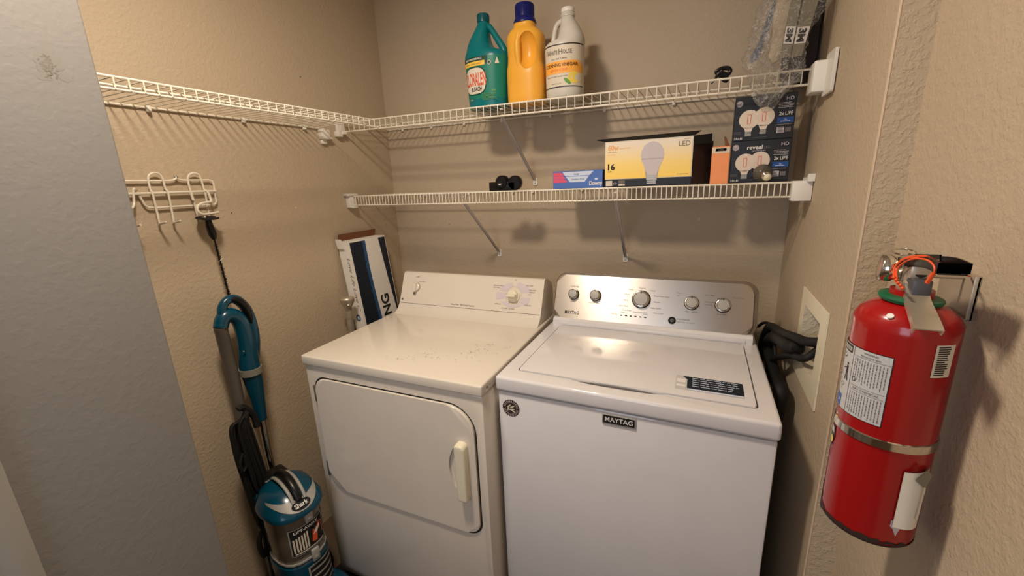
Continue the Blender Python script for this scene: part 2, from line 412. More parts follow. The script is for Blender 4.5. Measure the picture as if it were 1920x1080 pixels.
# scuffs and rusty specks on the lid
rs = random.Random(5)
for (cx, cy, sx, sy, n) in ((.55, .22, .05, .035, 46), (.44, .13, .06, .02, 26), (.36, .08, .05, .012, 12), (.62, .30, .03, .04, 12)):
    for k in range(n):
        a = rs.gauss(cx, sx*.6); c = rs.gauss(cy, sy); q = rs.uniform(.0006, .0022)
        if a < DW-.012: b.disc(lambda u, v: (u, v, DT+.0003), a, c, q*rs.uniform(1, 3), 'scuff', q*.6, 7, rs.random()*3)
for (a, c, q) in ((DW+.0004, .03, .004), (DW+.0004, .05, .002)):
    b.disc(lambda u, v: (a, u, v), c, .913, q, 'rust', q*.8, 8)
b.build('top_panel', t)
# console: swept foot and raked face
cx0, cx1 = .008, .668
prof = [(.462, .928), (.485, .934), (.505, .948), (.518, .966), (.572, 1.088), (.580, 1.093), (.600, 1.093), (.66, 1.06), (.675, 1.02), (.675, .928)]
b = MB(); b.prism(prof, lambda u, v, q: (q, u, v), cx0, cx1, 'dryer', 0)
def dcf(u, v):
    k = (v-.966)/(1.088-.966); return (u, .518+k*(.054)-.0008, v)
b.patch(dcf, cx0+.004, cx1-.004, .9665, .9678, 'dryer_dk')
# dial print
dc = (.548, 1.028)
for (a0, a1, ra, rb) in ((20, 80, .034, .066), (100, 160, .034, .062), (168, 200, .03, .066), (215, 262, .036, .056), (262, 310, .036, .054), (318, 355, .036, .062)):
    n = 5; vs = []; q0 = len(b.v)
    for i in range(n+1):
        a = math.radians(a0+(a1-a0)*i/n); vs += [dcf(dc[0]+ra*math.cos(a), dc[1]+ra*math.sin(a)), dcf(dc[0]+rb*1.15*math.cos(a), dc[1]+rb*.78*math.sin(a))]
    b.add(vs, [(2*i, 2*i+1, 2*i+3, 2*i+2) for i in range(n)], 'bulbgrey')
for k in range(30):
    a = 2*PI*k/30
    b.patch(lambda u, v: dcf(dc[0]+u*math.cos(a)-v*math.sin(a), dc[1]+u*math.sin(a)+v*math.cos(a)), .031, .035, -.0005, .0005, 'print')
for (u, v, tx) in ((.455, 1.06, 'REGULAR HEAVY'), (.455, 1.052, 'COTTONS'), (.595, 1.066, 'EASY CARE'), (.608, 1.05, 'PERM PRESS'), (.612, 1.042, 'MEDIUM'), (.606, 1.034, 'LOW'), (.595, .995, 'TIMED DRY'), (.545, 1.084, 'OFF'), (.47, .992, 'OPTIMUM'), (.50, .978, 'AIR FLUFF - NO HEAT')):
    b.text(tx, dcf, u, v, .0042, 'print')
b.text('START', dcf, .075, 1.073, .0045, 'print'); b.text('PUSH TO START', dcf, .095, 1.055, .003, 'print')
b.text('Heavy Duty   Extra Large Capacity', dcf, .27, .976, .0055, 'print', bold=.01)
b.disc(dcf, .02, .982, .0048, 'print')
con = b.build('console', t, ang=30)
nrm = Vector((0, -.914, .405)); 
b = MB(); o = Vector(dcf(*dc)); b.lathe([(.027, 0), (.027, .004), (.022, .008), (.020, .02), (.018, .022)], o, nrm, 'cream', 28)
b.box((o.x-.019, o.y-.036, o.z+.003), (o.x+.019, o.y-.014, o.z+.013), 'cream', .004)
b.build('timer_knob', con)
b = MB(); o = Vector(dcf(.085, 1.034)); b.lathe([(.019, 0), (.0185, .0008)], o, nrm, 'print', 28); b.lathe([(.0182, .0008), (.0175, .008), (.012, .012)], o, nrm, 'dryer', 28)
b.prism([(-.007, -.018), (.007, -.018), (.009, .0), (.0065, .017), (-.0065, .017), (-.009, 0)], lambda u, v, q: (o.x+u, o.y+.44*v-q, o.z+v+.003), .0, .022, 'dryer', .003)
b.disc(lambda u, v: (o.x+u, o.y-.0045+.44*v, o.z+v), -.006, -.024, .004, 'print')
b.build('start_knob', con)
# door and handle
b = MB(); b.prism(door, lambda u, v, q: (u, .009-q, v), 0, .009, 'dryer', .004, 3); d = b.build('door', t)
cut = MB(); n = 14
pl = [(.592, .545)]+[(.592-.040*max(0, math.sin(PI*i/n))**.5, .56+.165*i/n) for i in range(n+1)]+[(.592, .735), (.605, .735), (.605, .545)]
cut.prism(pl, lambda u, v, q: (u, q, v), -.01, .0085, 'dryer'); boolean(d, [cut])
b = MB(); b.prism(rrect(.588, .553, .622, .742, [.008, .008, .014, .01], 4), lambda u, v, q: (u, -q, v), 0, .026, 'cream', .006, 3)
b.build('handle', d)
for z in (.795, .50):
    b = MB(); b.box((.0345, -.0015, z-.03), (.0415, .004, z+.03), 'hinge', .001); b.build('hinge', t)

# ------------------------------------------------------------------ washer
WX, WY, WW = .962, -.801, .696
t = thing('washing_machine', 'white top-loading washing machine with steel control console', 'washing machine', (WX, WY, 0), .004)
WD = .69
b = MB(); b.box((.003, .008, .03), (WW-.003, WD-.06, .882), 'washer', .008); b.box((.03, .05, 0), (WW-.03, WD-.1, .035), 'seam')
cab = b.build('cabinet', t)
b = MB(); b.box((0, 0, .886), (WW, WD-.06, .930), 'washer', .0085, 4); top = b.build('top_panel', t)
lx0, lx1, ly0, ly1 = .050, .652, .057, .462
cut = MB(); cut.prism(rrect(lx0-.004, ly0-.004, lx1+.004, ly1+.004, .014, 5), lambda u, v, q: (u, v, q), .918, .95, 'seam')
c2 = MB(); c2.sph((.33, ly0-.004, .943), 1, 'washer', (.155, .017, .022), 40)
boolean(top, [cut, c2])
b = MB(); b.prism(rrect(lx0, ly0, lx1, ly1, .011, 5), lambda u, v, q: (u, v, q), .9185, .9325, 'washer', .004, 3)
lid = b.build('lid', t)
c2 = MB(); c2.sph((.33, ly0-.010, .915), 1, 'washer', (.145, .022, .017), 40); boolean(lid, [c2])
# instruction label on the lid
lf = lambda u, v: (u, v, .9330)
b = MB(); b.patch(lf, .472, .630, .090, .170, 'labelgrey')
lf2 = lambda u, v: (u, v, .9334)
b.poly([(.500, .100), (.630, .100), (.630, .168), (.488, .168), (.500, .150)], lf2, 'bluebox')
lf3 = lambda u, v: (u, v, .9338)
b.lines(lf3, .512, .624, .162, 5, .0115, .0028, 'paleblue', .2, 3)
b.patch(lf2, .4745, .496, .105, .118, 'white'); b.patch(lf2, .4745, .496, .128, .150, 'white')
b.patch(lf2, .502, .627, .0915, .0985, 'paleblue')
b.build('lid_label', lid)
# console
y0, z0, y1, z1 = .485, .954, .552, 1.108
dv = Vector((0, y1-y0, z1-z0)).normalized(); nv = Vector((0, -dv.z, dv.y)); LH = math.hypot(y1-y0, z1-z0)
def wcf(u, v, q=0): return Vector((u, y0, z0))+dv*v+nv*q
b = MB()
b.prism([(.470, .928), (.470, .948), (.480, .956), (.60, .956), (.60, .928)], lambda u, v, q: (q, u, v), .016, .680, 'washer')
b.box((.036, .466, .929), (.66, .474, .944), 'washer', .002)
b.build('console_foot', t)
b = MB(); b.prism(rrect(.006, -.005, .692, LH+.010, .040, 8), lambda u, v, q: wcf(u, v, q), -.055, -.006, 'console_trim', .004)
con = b.build('console_housing', t)
b = MB(); b.prism(rrect(.012, 0, .678, LH, .032, 8), lambda u, v, q: wcf(u, v, q), -.008, .0, 'steel', .002)
g = lambda u, v: wcf(u, v, .0006)
b.text('MAYTAG', g, .082, .017, .0125, 'printdk', width=.054, bold=.012, al='c')
KN = [(.083, .093, .0185), (.166, .094, .0195), (.330, .092, .0290), (.495, .092, .0215), (.590, .092, .0220)]
for (u, v, tx, al) in ((.083, .121, 'LOAD SIZE', 'c'), (.083, .062, 'SMALL', 'c'), (.163, .063, 'WATER TEMP', 'c'), (.497, .060, 'Fabric Softener', 'c'), (.588, .060, 'Auto Soak', 'c'),
                   (.330, .131, 'Normal', 'c'), (.292, .124, 'Heavy', 'c'), (.366, .124, 'Casual', 'c'), (.372, .105, 'PowerWash Heavy', 'l'), (.372, .084, 'Delicate', 'l'), (.365, .062, 'Bulky Sheets', 'l'),
                   (.288, .105, 'Whites', 'r'), (.283, .084, 'Jeans', 'r'), (.285, .062, 'Hand Wash', 'r'), (.300, .047, 'Rinse & Spin', 'r'), (.330, .043, 'Deep Water Wash', 'c'), (.375, .045, 'Drain & Spin', 'l'),
                   (.455, .112, 'Off', 'r'), (.462, .122, 'Water', 'r'), (.535, .121, 'Extra Rinse', 'l'), (.535, .097, 'With Fabric', 'l'), (.535, .089, 'Softener', 'l'), (.560, .121, 'No', 'r'), (.62, .118, 'Extra Power', 'l'),
                   (.452, .031, 'START/PAUSE', 'l'), (.452, .022, 'Hold 3 sec. to cancel', 'l'), (.250, .030, 'STATUS', 'r'), (.262, .038, 'Wash', 'l'), (.34, .038, 'Done', 'l')):
    b.text(tx, g, u, v, .0046, 'printdk' if tx in ('START/PAUSE', 'Fabric Softener', 'Auto Soak') else 'print', al=al)
for k in range(6): b.patch(g, .262+.0165*k, .270+.0165*k, .027, .031, 'printdk')
pan = b.build('console_panel', con)
for (u, v, r) in KN:
    o = wcf(u, v, 0)
    b = MB(); b.lathe([(r*1.12, 0), (r*1.12, .003), (r*1.02, .006)], o, nv, 'blackmatte', 32)
    b.lathe([(r*1.03, .004), (r, .014), (r*.93, .019), (r*.86, .0195), (r*.80, .0175), (r*.2, .018)], o, nv, 'chrome', 32)
    b.lathe([(r*.80, .0178), (r*.78, .020), (r*.3, .0205)], o, nv, 'silver', 32)
    gg = lambda a, c: wcf(a, c, .0212)
    b.patch(gg, u-.001, u+.001, v+r*.62, v+r*.95, 'printdk'); b.build('control_knob', pan)
b = MB(); o = wcf(.437, .027, 0); b.lathe([(.0125, 0), (.0125, .004), (.011, .006)], o, nv, 'blackmatte', 24)
gg = lambda a, c: wcf(a, c, .0066); b.ringflat(gg, .437, .027, .004, .005, 'silver'); b.patch(gg, .4365, .4375, .025, .032, 'silver'); b.build('start_button', pan)
# front badge and round sticker
ff = lambda u, v: (u, .0074, v)
b = MB(); b.prism(rrect(.305, .845, .390, .874, .002, 2), lambda u, v, q: (u, .0078-q, v), 0, .003, 'silver', .001)
f2 = lambda u, v: (u, .0044, v); b.patch(f2, .308, .387, .849, .871, 'printdk')
f3 = lambda u, v: (u, .0041, v); b.text('MAYTAG', f3, .3475, .854, .0125, 'white', width=.070, bold=.012, al='c'); b.build('badge', cab)
b = MB(); b.disc(ff, .0435, .833, .0265, 'rust', n=40); f2 = lambda u, v: (u, .0071, v)
b.ringflat(f2, .0435, .833, .0180, .0187, 'offwhite')
for k in range(26):
    a = 2*PI*k/26
    if k % 13: b.patch(lambda u, v: f2(.0435+u*math.cos(a)-v*math.sin(a), .833+u*math.sin(a)+v*math.cos(a)), .0205, .0240, -.0011, .0011, 'bulbgrey')
for (x, y, a, q, e) in ((-.006, .006, .75, .008, .0022), (.004, .005, .5, .009, .0022), (.002, -.004, .15, .010, .0025), (-.009, -.004, 1.2, .007, .002), (.007, -.009, -.5, .008, .002)): b.disc(f2, .0435+x, .833+y, q, 'offwhite', e, 10, a)
b.build('dealer_sticker', cab, )

# ------------------------------------------------------------------ wire shelves
def wire_shelf(t, L, D, pitch, lip, mids, start=0.0, rw=.0026, dw=.0014):
    """runs along local +x from start to L, wall at local y=0, front at y=-D, deck at z=0"""
    b = MB()
    for y in mids: b.tube([(start, y, -.004), (L, y, -.004)], rw, 'wire', 6)
    b.tube([(start, -.006, -.005), (L, -.006, -.005)], rw, 'wire', 6)
    n = int((L-start)/pitch)
    for k in range(n+1):
        x = start+pitch*.5+k*pitch
        if x < L: b.tube([(x, -.003, -.010), (x, -.003, 0), (x, -D+.003, 0)], dw, 'wire', 5, cap=False)
    b.build('wire_deck', t)
    b = MB(); b.tube([(start, -D, 0), (L, -D, 0)], rw, 'wire', 8); b.tube([(start, -D, -lip), (L, -D, -lip)], rw, 'wire', 8)
    for k in range(n+1):
        x = start+pitch*.5+k*pitch
        if x < L: b.tube([(x, -D+.004, .0012), (x, -D-.002, .0012), (x, -D-.0028, -.003), (x, -D-.0028, -lip)], dw, 'wire', 5)
    b.build('front_lip', t)
def strut(t, x, D, z0, xw, zw, m='brace'):
    """diagonal brace from the lip (x,-D,z0) to the wall (xw,0,zw), local coordinates"""
    b = MB(); A = Vector((x, -D+.004, z0)); B = Vector((xw, -.006, zw)); d = (B-A).normalized(); s_ = Vector((1, 0, 0)); s_ = (s_-d*s_.dot(d)).normalized(); q = d.cross(s_)
    w_ = .0055; e = .0022
    pr = [(-w_, e*2), (-w_, -e), (w_, -e), (w_, e*2), (w_-.002, e*2), (w_-.002, e-.001), (-w_+.002, e-.001), (-w_+.002, e*2)]
    b.rings([[P+s_*a+q*c for a, c in pr] for P in (A, B)], m)
    b.prism(rrect(-.010, -.024, .010, .010, .004, 3), lambda u, v, k: (B.x+u, -k, B.z+v), 0, .004, 'clip')
    b.sph((B.x, -.005, B.z-.014), .0035, 'silver', (1, .5, 1), 8)
    b.tube([(x-.006, -D+.004, z0+.02), (x+.006, -D+.004, z0+.02)], .004, 'brace', 6)
    b.build('diagonal_brace', t)
def wclip(t, x, z=-.005):
    b = MB(); b.box((x-.006, -.012, z-.012), (x+.006, -.001, z+.006), 'clip', .003); b.sph((x, -.011, z-.008), .004, 'clip', (1, .7, 1), 8); b.build('wall_clip', t)

ZU, ZLW, ZLF = 1.7325, 1.4285, 1.713
DU, DLW, DLF = .300, .310, .300
t = thing('upper_wire_shelf', 'upper white wire shelf along the back wall, holding the three bottles', 'wire shelf', (0, 0, ZU))
t.rotation_euler = (0, .0112, 0); t.location.z = ZU+.010
wire_shelf(t, 1.712, DU, .0288, .038, (-.09, -.16), .004, .0031, .0016)
strut(t, .78, DU, -.035, .792, 1.466-ZU)
for x in (.10, .27, .45, .64, .865, 1.09, 1.345, 1.60): wclip(t, x)
b = MB(); b.box((1.706, -.352, -.066), (1.742, -.285, .010), 'clip', .004); b.prism(rrect(-.418, -.078, -.335, .022, .006, 3), lambda u, v, q: (q, u, v), 1.733, 1.741, 'clip', .002)
b.build('end_bracket', t)
b = MB(); b.box((.0, -.335, -.045), (.012, -.290, .008), 'clip', .003); b.box((.0, -.345, -.062), (.024, -.318, -.038), 'clip', .003); b.box((.01, -.322, -.05), (.03, -.300, -.040), 'clip', .002)
b.build('end_bracket', t)
t = thing('lower_wire_shelf', 'lower white wire shelf along the back wall, holding the light bulb boxes', 'wire shelf', (0, 0, ZLW))
wire_shelf(t, 1.700, DLW, .0155, .040, (-.11, -.21), .018, .0026, .0016)
strut(t, .60, DLW, -.036, .597, 1.145-ZLW); strut(t, 1.197, DLW, -.036, 1.186, 1.142-ZLW)
for x in (.2, .45, .68, .78, 1.0, 1.25, 1.5): wclip(t, x)
b = MB(); b.box((1.694, -.332, -.052), (1.742, -.290, .004), 'clip', .003); b.prism([(-.345, .002), (-.280, .002), (-.280, .012), (-.330, .012), (-.345, .022)], lambda u, v, q: (q, u, v), 1.725, 1.742, 'clip'); b.build('end_bracket', t)
b = MB(); b.box((.0, -.332, -.050), (.026, -.292, .006), 'clip', .003); b.box((0, -.345, .002), (.032, -.285, .012), 'clip', .003); b.box((.012, -.325, -.052), (.04, -.300, -.044), 'clip', .002)
for k in range(3): b.sph((.008+.008*k, -.3455, .007), .002, 'silver', (1, .5, 1), 6)
b.build('end_bracket', t)
# the shelf on the left wall: local +x runs toward the camera (world -y)
t = thing('side_wire_shelf', 'white wire shelf along the left wall above the coat hook rack', 'wire shelf', (0, 0, ZLF), -PI/2)
def side(mb, name):
    return mb
b = MB(); s0, s1, D, pitch, lip = .43, 1.385, DLF, .0272, .025
for y in (.235,): b.tube([(s0-.03, y, -.005), (s1, y, -.005)], .0034, 'wire', 6)
b.tube([(s0-.03, .006, -.005), (1.26, .006, -.005)], .0032, 'wire', 6)
n = int((s1-s0)/pitch)
for k in range(n+1):
    x = s0+k*pitch; ye = .003 if x < 1.265 else XL+.5
    if x < 1.265: b.tube([(x, .003, -.010), (x, .003, 0), (x, D-.003, 0)], .0016, 'wire', 5, cap=False)
b2 = MB(); b2.tube([(s0, D, 0), (1.264, D, 0)], .0030, 'wire', 8); b2.tube([(s0-.02, D, -lip), (1.264, D, -lip)], .0030, 'wire', 8); b2.sph((s0-.02, D, -lip), .0042, 'wire', seg=8)
for k in range(n+1):
    x = s0+k*pitch
    if x < 1.265: b2.tube([(x, D-.004, .0012), (x, D+.002, .0012), (x, D+.0028, -.003), (x, D+.0028, -lip)], .0014, 'wire', 5)
for q in b.v+b2.v: q.x = min(q.x, 1.266)
b.build('wire_deck', t); b2.build('front_lip', t)
b = MB(); b.box((.392, .0, -.048), (.432, .028, -.009), 'clip', .003); b.box((.402, .0, -.066), (.426, .014, -.046), 'clip', .002); b.box((.380, .012, -.046), (.394, .026, -.038), 'clip', .002); b.build('support_bracket', t)
for x in (.50, .745, 1.02): 
    b = MB(); b.box((x-.006, .001, -.017), (x+.006, .012, .001), 'clip', .003); b.sph((x, .012, -.013), .0055, 'clip', seg=8); b.build('wall_clip', t)

# ------------------------------------------------------------------ coat hook rack
t = thing('hook_rack', 'white wire coat hook rack screwed to the left wall', 'hook rack', (0, -1.0, 1.45))
def c6(x, y, X=.010): return U(180+x/5.4, 280+y/5.4, 0, X)-Vector((0, -1.0, 1.45))
TR = .0030
b = MB()
b.tube([c6(265, 320), c6(740, 318), c6(780, 312), c6(815, 292, .014), c6(850, 310), c6(890, 314), c6(1140, 312), c6(1175, 322), c6(1190, 350), c6(1200, 420), c6(1218, 520), c6(1212, 550), c6(1180, 560), c6(1000, 568), c6(600, 592), c6(530, 588), c6(490, 560), c6(430, 455)], TR, 'wire', 8)
b.tube([c6(240, 456, .013), c6(1215, 422, .013)], TR*1.3, 'wire', 8)
b.build('wire_frame', t)
def hook(pts, tip, X=.018):
    b = MB(); P = [c6(x, y, X if y > 420 else X-.004) for x, y in pts]
    for i, e in ((0, tip[0]), (-1, tip[1])):
        if e:
            q = P[i]+Vector((e, 0, .004)); P = ([q]+P) if i == 0 else (P+[q])
    b.tube(P, TR, 'wire', 8, smooth=3); b.sph(P[0], TR*1.15, 'wire', seg=8); b.sph(P[-1], TR*1.15, 'wire', seg=8); b.build('hook', t)
hook([(645, 752), (640, 735), (578, 470), (548, 400), (528, 295), (545, 255), (590, 238), (640, 252), (675, 300), (700, 395), (732, 450), (785, 720), (790, 740)], (.034, .034))
hook([(1036, 700), (1030, 680), (975, 470), (950, 400), (930, 300), (945, 258), (988, 240), (1035, 256), (1065, 310), (1090, 395), (1108, 450), (1140, 640), (1158, 705)], (.036, .036))
b = MB()
b.tube([c6(950, 435, .02), c6(968, 470, .02), c6(985, 520, .024)], TR, 'wire', 8)
b.tube([c6(1105, 415, .02), c6(1135, 440, .024), c6(1165, 520, .030), c6(1150, 532, .034), c6(1075, 545, .04), c6(1030, 575, .046), c6(1030, 620, .05), c6(1070, 655, .052), c6(1130, 655, .052), c6(1245, 635, .052)], TR*1.25, 'wire', 8, smooth=3)
b.build('hook', t)
b = MB(); b.tube([c6(375, 400, .016), c6(385, 540, .02), c6(375, 585, .026), c6(340, 610, .034)], TR, 'wire', 8, smooth=3); b.tube([c6(370, 410, .016), c6(385, 400, .016), c6(400, 410, .014)], TR, 'wire', 8); b.build('hook', t)
b = MB(); b.tube([c6(340, 640, .018), c6(390, 775, .020), c6(390, 775, .020)+Vector((.016, 0, .0)), c6(390, 775, .020)+Vector((.034, 0, .003))], TR, 'wire', 8); b.build('hook', t)
for (x, y) in ((815, 290), (398, 420)):
    b = MB(); q = c6(x, y, .012); b.sph(q, .006, 'chrome', (.6, 1, 1), 10); b.tube([q-Vector((.012, 0, 0)), q], .002, 'chrome', 6); b.build('screw', t)

# ------------------------------------------------------------------ black brush hanging from the rack
def c2(x, y, X): return U(240+x/9, 380+y/9, 0, X)
hx = .043
top = U(389, 409, 0, hx)
t = thing('hanging_brush', 'black long-stemmed bottle brush hanging from the right end of the hook rack', 'brush', top)
b = MB(); a = U(366, 409, 0, hx)-top; c = U(412, 407, 0, hx)-top
b.lathe([(.030, -.0015), (.032, 0), (.030, .0025), (.012, .004)], (0, 0, 0), (.15, .0, 1), 'blackmatte', 20); b.build('collar', t)
b = MB(); b.tube([Vector((0, 0, 0)), U(393, 424, 0, hx)-top, U(399, 440, 0, hx)-top, U(402, 449, 0, hx)-top], [.008, .011, .012, .006], 'black', 12); b.build('grip', t)
b = MB(); P0 = U(402, 449, 0, hx)-top; P1 = U(431, 559, 0, .050)-top; b.tube([P0, P1], .0028, 'black', 6)
rs = random.Random(9); d = (P1-P0)
for k in range(380):
    q = P0+d*rs.uniform(.08, 1); e = Vector((rs.gauss(0, 1), rs.gauss(0, 1), rs.gauss(0, .6))).normalized()*rs.uniform(.004, .0068)
    b.tube([q, q+e], .0007, 'dust', 3, cap=False)
b.build('bristle_stem', t)
b = MB(); q = P0+d*.34; b.tube([q+Vector((.006, -.004, -.003)), q+Vector((.007, .0, .001)), q+Vector((.006, .006, .004))], .0008, 'white', 5); b.build('twist_tie', t)

# ------------------------------------------------------------------ vacuum cleaner
VO = Vector((.236, -.996, 0)); VY = math.radians(-13)
t = thing('upright_vacuum', 'petrol blue upright vacuum cleaner standing between left wall and dryer', 'vacuum cleaner', VO, VY)
VI = (Matrix.Translation(VO) @ Matrix.Rotation(VY, 4, 'Z')).inverted()
def L(px, py, X): return VI @ U(px, py, 0, X)
KW = .89
def dsec(z, hw, xf, xb, n=20, pw=2.6):
    """rounded D section of the canister: bulging front xf, flat back xb"""
    out = []
    for k in range(n):
        a = 2*PI*k/n; c, s_ = math.cos(a), math.sin(a)
        x = (abs(c)**(2/pw))*(1 if c > 0 else -1); y = (abs(s_)**(2/pw))*(1 if s_ > 0 else -1)
        out.append(Vector((x*(xf if c > 0 else -xb), y*hw*KW, z)))
    return out
b = MB(); rs_ = []
b.rings([[Vector((x+.14, y*1.55, z)) for x, y, z in dsec(z, hw, xf, xb)] for z, hw, xf, xb in ((.012, .085, .12, -.17), (.05, .088, .125, -.17), (.075, .08, .11, -.16), (.09, .06, .07, -.12))], 'vac')
b.box((-.02, -.15, .0), (.25, .15, .02), 'black', .006); b.build('floor_head', t)
for s_ in (-1, 1):
    b = MB(); b.lathe([(.045, -.012), (.05, -.008), (.05, .008), (.045, .012)], (-.07, .11*s_, .05), (0, 1, 0), 'black', 20); b.build('wheel', t)
b = MB(); b.rings([dsec(z, hw, xf, xb) for z, hw, xf, xb in ((.06, .078, .085, -.06), (.10, .088, .10, -.07), (.20, .095, .105, -.075), (.238, .095, .105, -.075), (.243, .09, .10, -.07))], 'vac', True)
mot = b.build('motor_housing', t)
def front(hw, xf, off, pw=2.6):
    def fn(u, v):
        y = max(-.999, min(.999, u/hw)); return (xf*(1-abs(y)**pw)**(1/pw)+off, u*KW, v)
    return fn
b = MB(); fn = front(.095, .105, .002); b.patch(fn, -.02, .082, .10, .225, 'silver', 10, 1); fn = front(.095, .105, .003)
b.patch(fn, -.014, .077, .106, .219, 'blackmatte', 10, 1); fn = front(.095, .105, .005)
for k in range(4): b.patch(fn, -.012, .075, .122+.026*k, .130+.026*k, 'silver', 10, 1)
b.build('exhaust_grille', mot)
b = MB(); b.rings([dsec(z, hw, xf, xb) for z, hw, xf, xb in ((.242, .087, .098, -.065), (.25, .09, .102, -.07), (.33, .091, .104, -.07), (.43, .092, .106, -.07), (.436, .092, .106, -.07))], 'smoke')
b.rings([dsec(z, .093, .107, -.07) for z in (.252, .258)], 'silver')
can = b.build('dust_canister', t)
b = MB(); b.lathe([(.052, .0), (.052, .12), (.03, .13)], (.01, 0, .27), (0, 0, 1), 'hose', 20); b.build('filter_cone', can)
b = MB(); fn = front(.092, .105, .0022)
b.patch(fn, -.060, .068, .288, .392, 'silver', 14, 1); fn = front(.092, .105, .0028); b.patch(fn, -.057, .065, .291, .389, 'blackmatte', 14, 1)
fn = front(.092, .105, .0034)
for k in range(6): b.patch(fn, -.052+.0095*k, -.0465+.0095*k, .302, .355+.002*k, 'offwhite', 1, 1)
b.poly([(.012, .312), (.03, .306), (.060, .318), (.060, .366), (.045, .370), (.03, .35), (.02, .356)], fn, 'redorange')
b.poly([(.02, .335), (.035, .338), (.05, .352), (.052, .362), (.03, .352)], front(.092, .105, .0038), 'paper')
b.text('LIFT-AWAY', fn, .0, .374, .010, 'white', width=.09, bold=.02, al='c'); b.patch(fn, -.05, .06, .2945, .2985, 'offwhite', 12, 1); b.build('canister_label', can)
for z in (.420, .262):
    b = MB(); b.box((.102, .0, z-.026), (.114, .026, z+.022), 'silver', .004); b.sph((.114, .013, z-.012), .008, 'collar', (.5, 1, 1), 10); b.build('latch', can)
# lid with silver arch and carry handle
LS = [(.424, .098, .112, .080), (.434, .106, .122, .086), (.446, .106, .122, .086), (.452, .103, .118, .085), (.490, .083, .078, .075), (.506, .058, .045, .055), (.510, .030, .02, .03)]
b = MB(); b.rings([dsec(z, hw, xf, -xb) for z, hw, xf, xb in LS], 'vac'); lidv = b.build('canister_lid', t)
def lidf(off):
    def fn(u, v):   # u across, v height on the sloping front of the lid
        hw, xf, xb = interp(LS, v); y = max(-.985, min(.985, u/hw)); return (xf*(1-abs(y)**2.6)**(1/2.6)+off*.7, u*KW, v+off*.7)
    return fn
b = MB(); fn = lidf(.0022); vs = []; n = 24
for k in range(n+1):
    u = -.086+.172*k/n; q = abs(u)/.086; vs += [fn(u, .4525+.028*q**2.2), fn(u, .4525+.028*q**2.2+.027*(1-.75*q**3)+.0005)]
b.add(vs, [(2*i, 2*i+2, 2*i+3, 2*i+1) for i in range(n)], 'silver')
fn = lidf(.0034); b.disc(fn, .0, .4665, .034, 'blackmatte', .0115, 32)
fn = lidf(.0044); b.text('Shark', fn, .0, .4620, .0100, 'white', width=.048, bold=.025, al='c'); b.build('lid_emblem', lidv)
b = MB()
for s_ in (-1, 1): b.tube([(.095, .019*s_, .478), (.07, .020*s_, .508), (.025, .021*s_, .526), (-.03, .021*s_, .520), (-.06, .021*s_, .495)], .0055, 'silver', 8, smooth=4)
b.tube([(.092, 0, .480), (.066, 0, .509), (.025, 0, .527), (-.03, 0, .522), (-.06, 0, .495)], [.011, .015, .017, .017, .014], 'black', 10, smooth=4)
b.build('carry_handle', lidv)
b = MB(); b.box((-.125, -.075, .08), (-.07, .075, .46), 'vac_dk', .02, 3); b.box((-.13, -.045, .40), (-.06, .045, .50), 'black', .012, 3); b.build('spine', t)
# metal wand, handle, hose, cord
hxp = .10
b = MB(); b.tube([L(516, 905, .085), L(502, 845, .09), L(490, 780, hxp)], .0125, 'chrome', 14); b.build('metal_wand', t)
b = MB(); b.tube([L(491, 786, hxp), L(484, 752, hxp), L(476, 715, hxp), L(469, 690, hxp), L(465, 660, hxp), L(459, 628, hxp), (L(448, 600, hxp)), L(430, 590, hxp), L(418, 598, hxp), L(414, 614, hxp)],
              [.017, .022, .029, .032, .029, .026, .024, .023, .022, .021], 'vac', 16, smooth=4)
b.tube([L(419, 600, hxp), L(416, 580, hxp), L(425, 564, hxp), L(441, 561, hxp), L(460, 577, hxp), L(472, 605, hxp), L(478, 640, hxp), L(478, 690, hxp)], [.014, .014, .014, .015, .016, .016, .016, .012], 'vac', 12, smooth=4)
hd = b.build('handle', t)
b = MB(); b.tube([L(432, 561, hxp+.008), L(447, 564, hxp+.010), L(462, 580, hxp+.010), L(472, 606, hxp+.008)], [.007, .012, .013, .006], 'black', 10, smooth=4); b.build('grip', hd)
b = MB(); P = L(469, 690, hxp); Q = L(470.5, 697, hxp); b.tube([P+(P-Q)*.2, Q+(Q-P)*.4], .0355, 'collar', 24); b.build('lock_collar', hd)
b = MB(); b.sph(L(457, 659, hxp+.024), .003, 'chrome', seg=8); b.build('screw', hd)
b = MB(); b.tube([L(413, 612, hxp), L(425, 660, .085), L(440, 720, .08), L(452, 780, .08), L(472, 870, .09), L(500, 960, .10), L(520, 1040, .12)], .019, 'hose', 16, smooth=8)
b.build('suction_hose', t)
b = MB(); rs = random.Random(21)
for k in range(30):
    dx_ = rs.uniform(-19, 19); f0 = rs.uniform(-8, 8); X = rs.uniform(.11, .15)
    b.tube([L(462+f0*.5, 768+abs(dx_)*1.2, X), L(452+dx_, 800, X), L(464+dx_*1.3, 850, X), L(482+dx_*1.2+rs.uniform(-3, 3), 905, X), L(492+dx_*.8, 950+rs.uniform(-20, 25), X), L(498+dx_*.5, 990, X)], .0042, 'rubber', 6, smooth=5)
b.tube([L(446, 768, .13), L(455, 764, .13), L(475, 778, .13), L(482, 800, .13)], .011, 'rubber', 8, smooth=4)
b.tube([L(455, 850, .15), L(450, 868, .15), L(455, 884, .15), L(462, 872, .15), L(458, 855, .15)], .005, 'rubber', 6, smooth=4)
b.tube([L(494, 990, .14), L(486, 1012, .14), L(490, 1034, .14), L(498, 1042, .14), L(500, 1010, .14)], .008, 'rubber', 6, smooth=4)
b.build('power_cord', t)

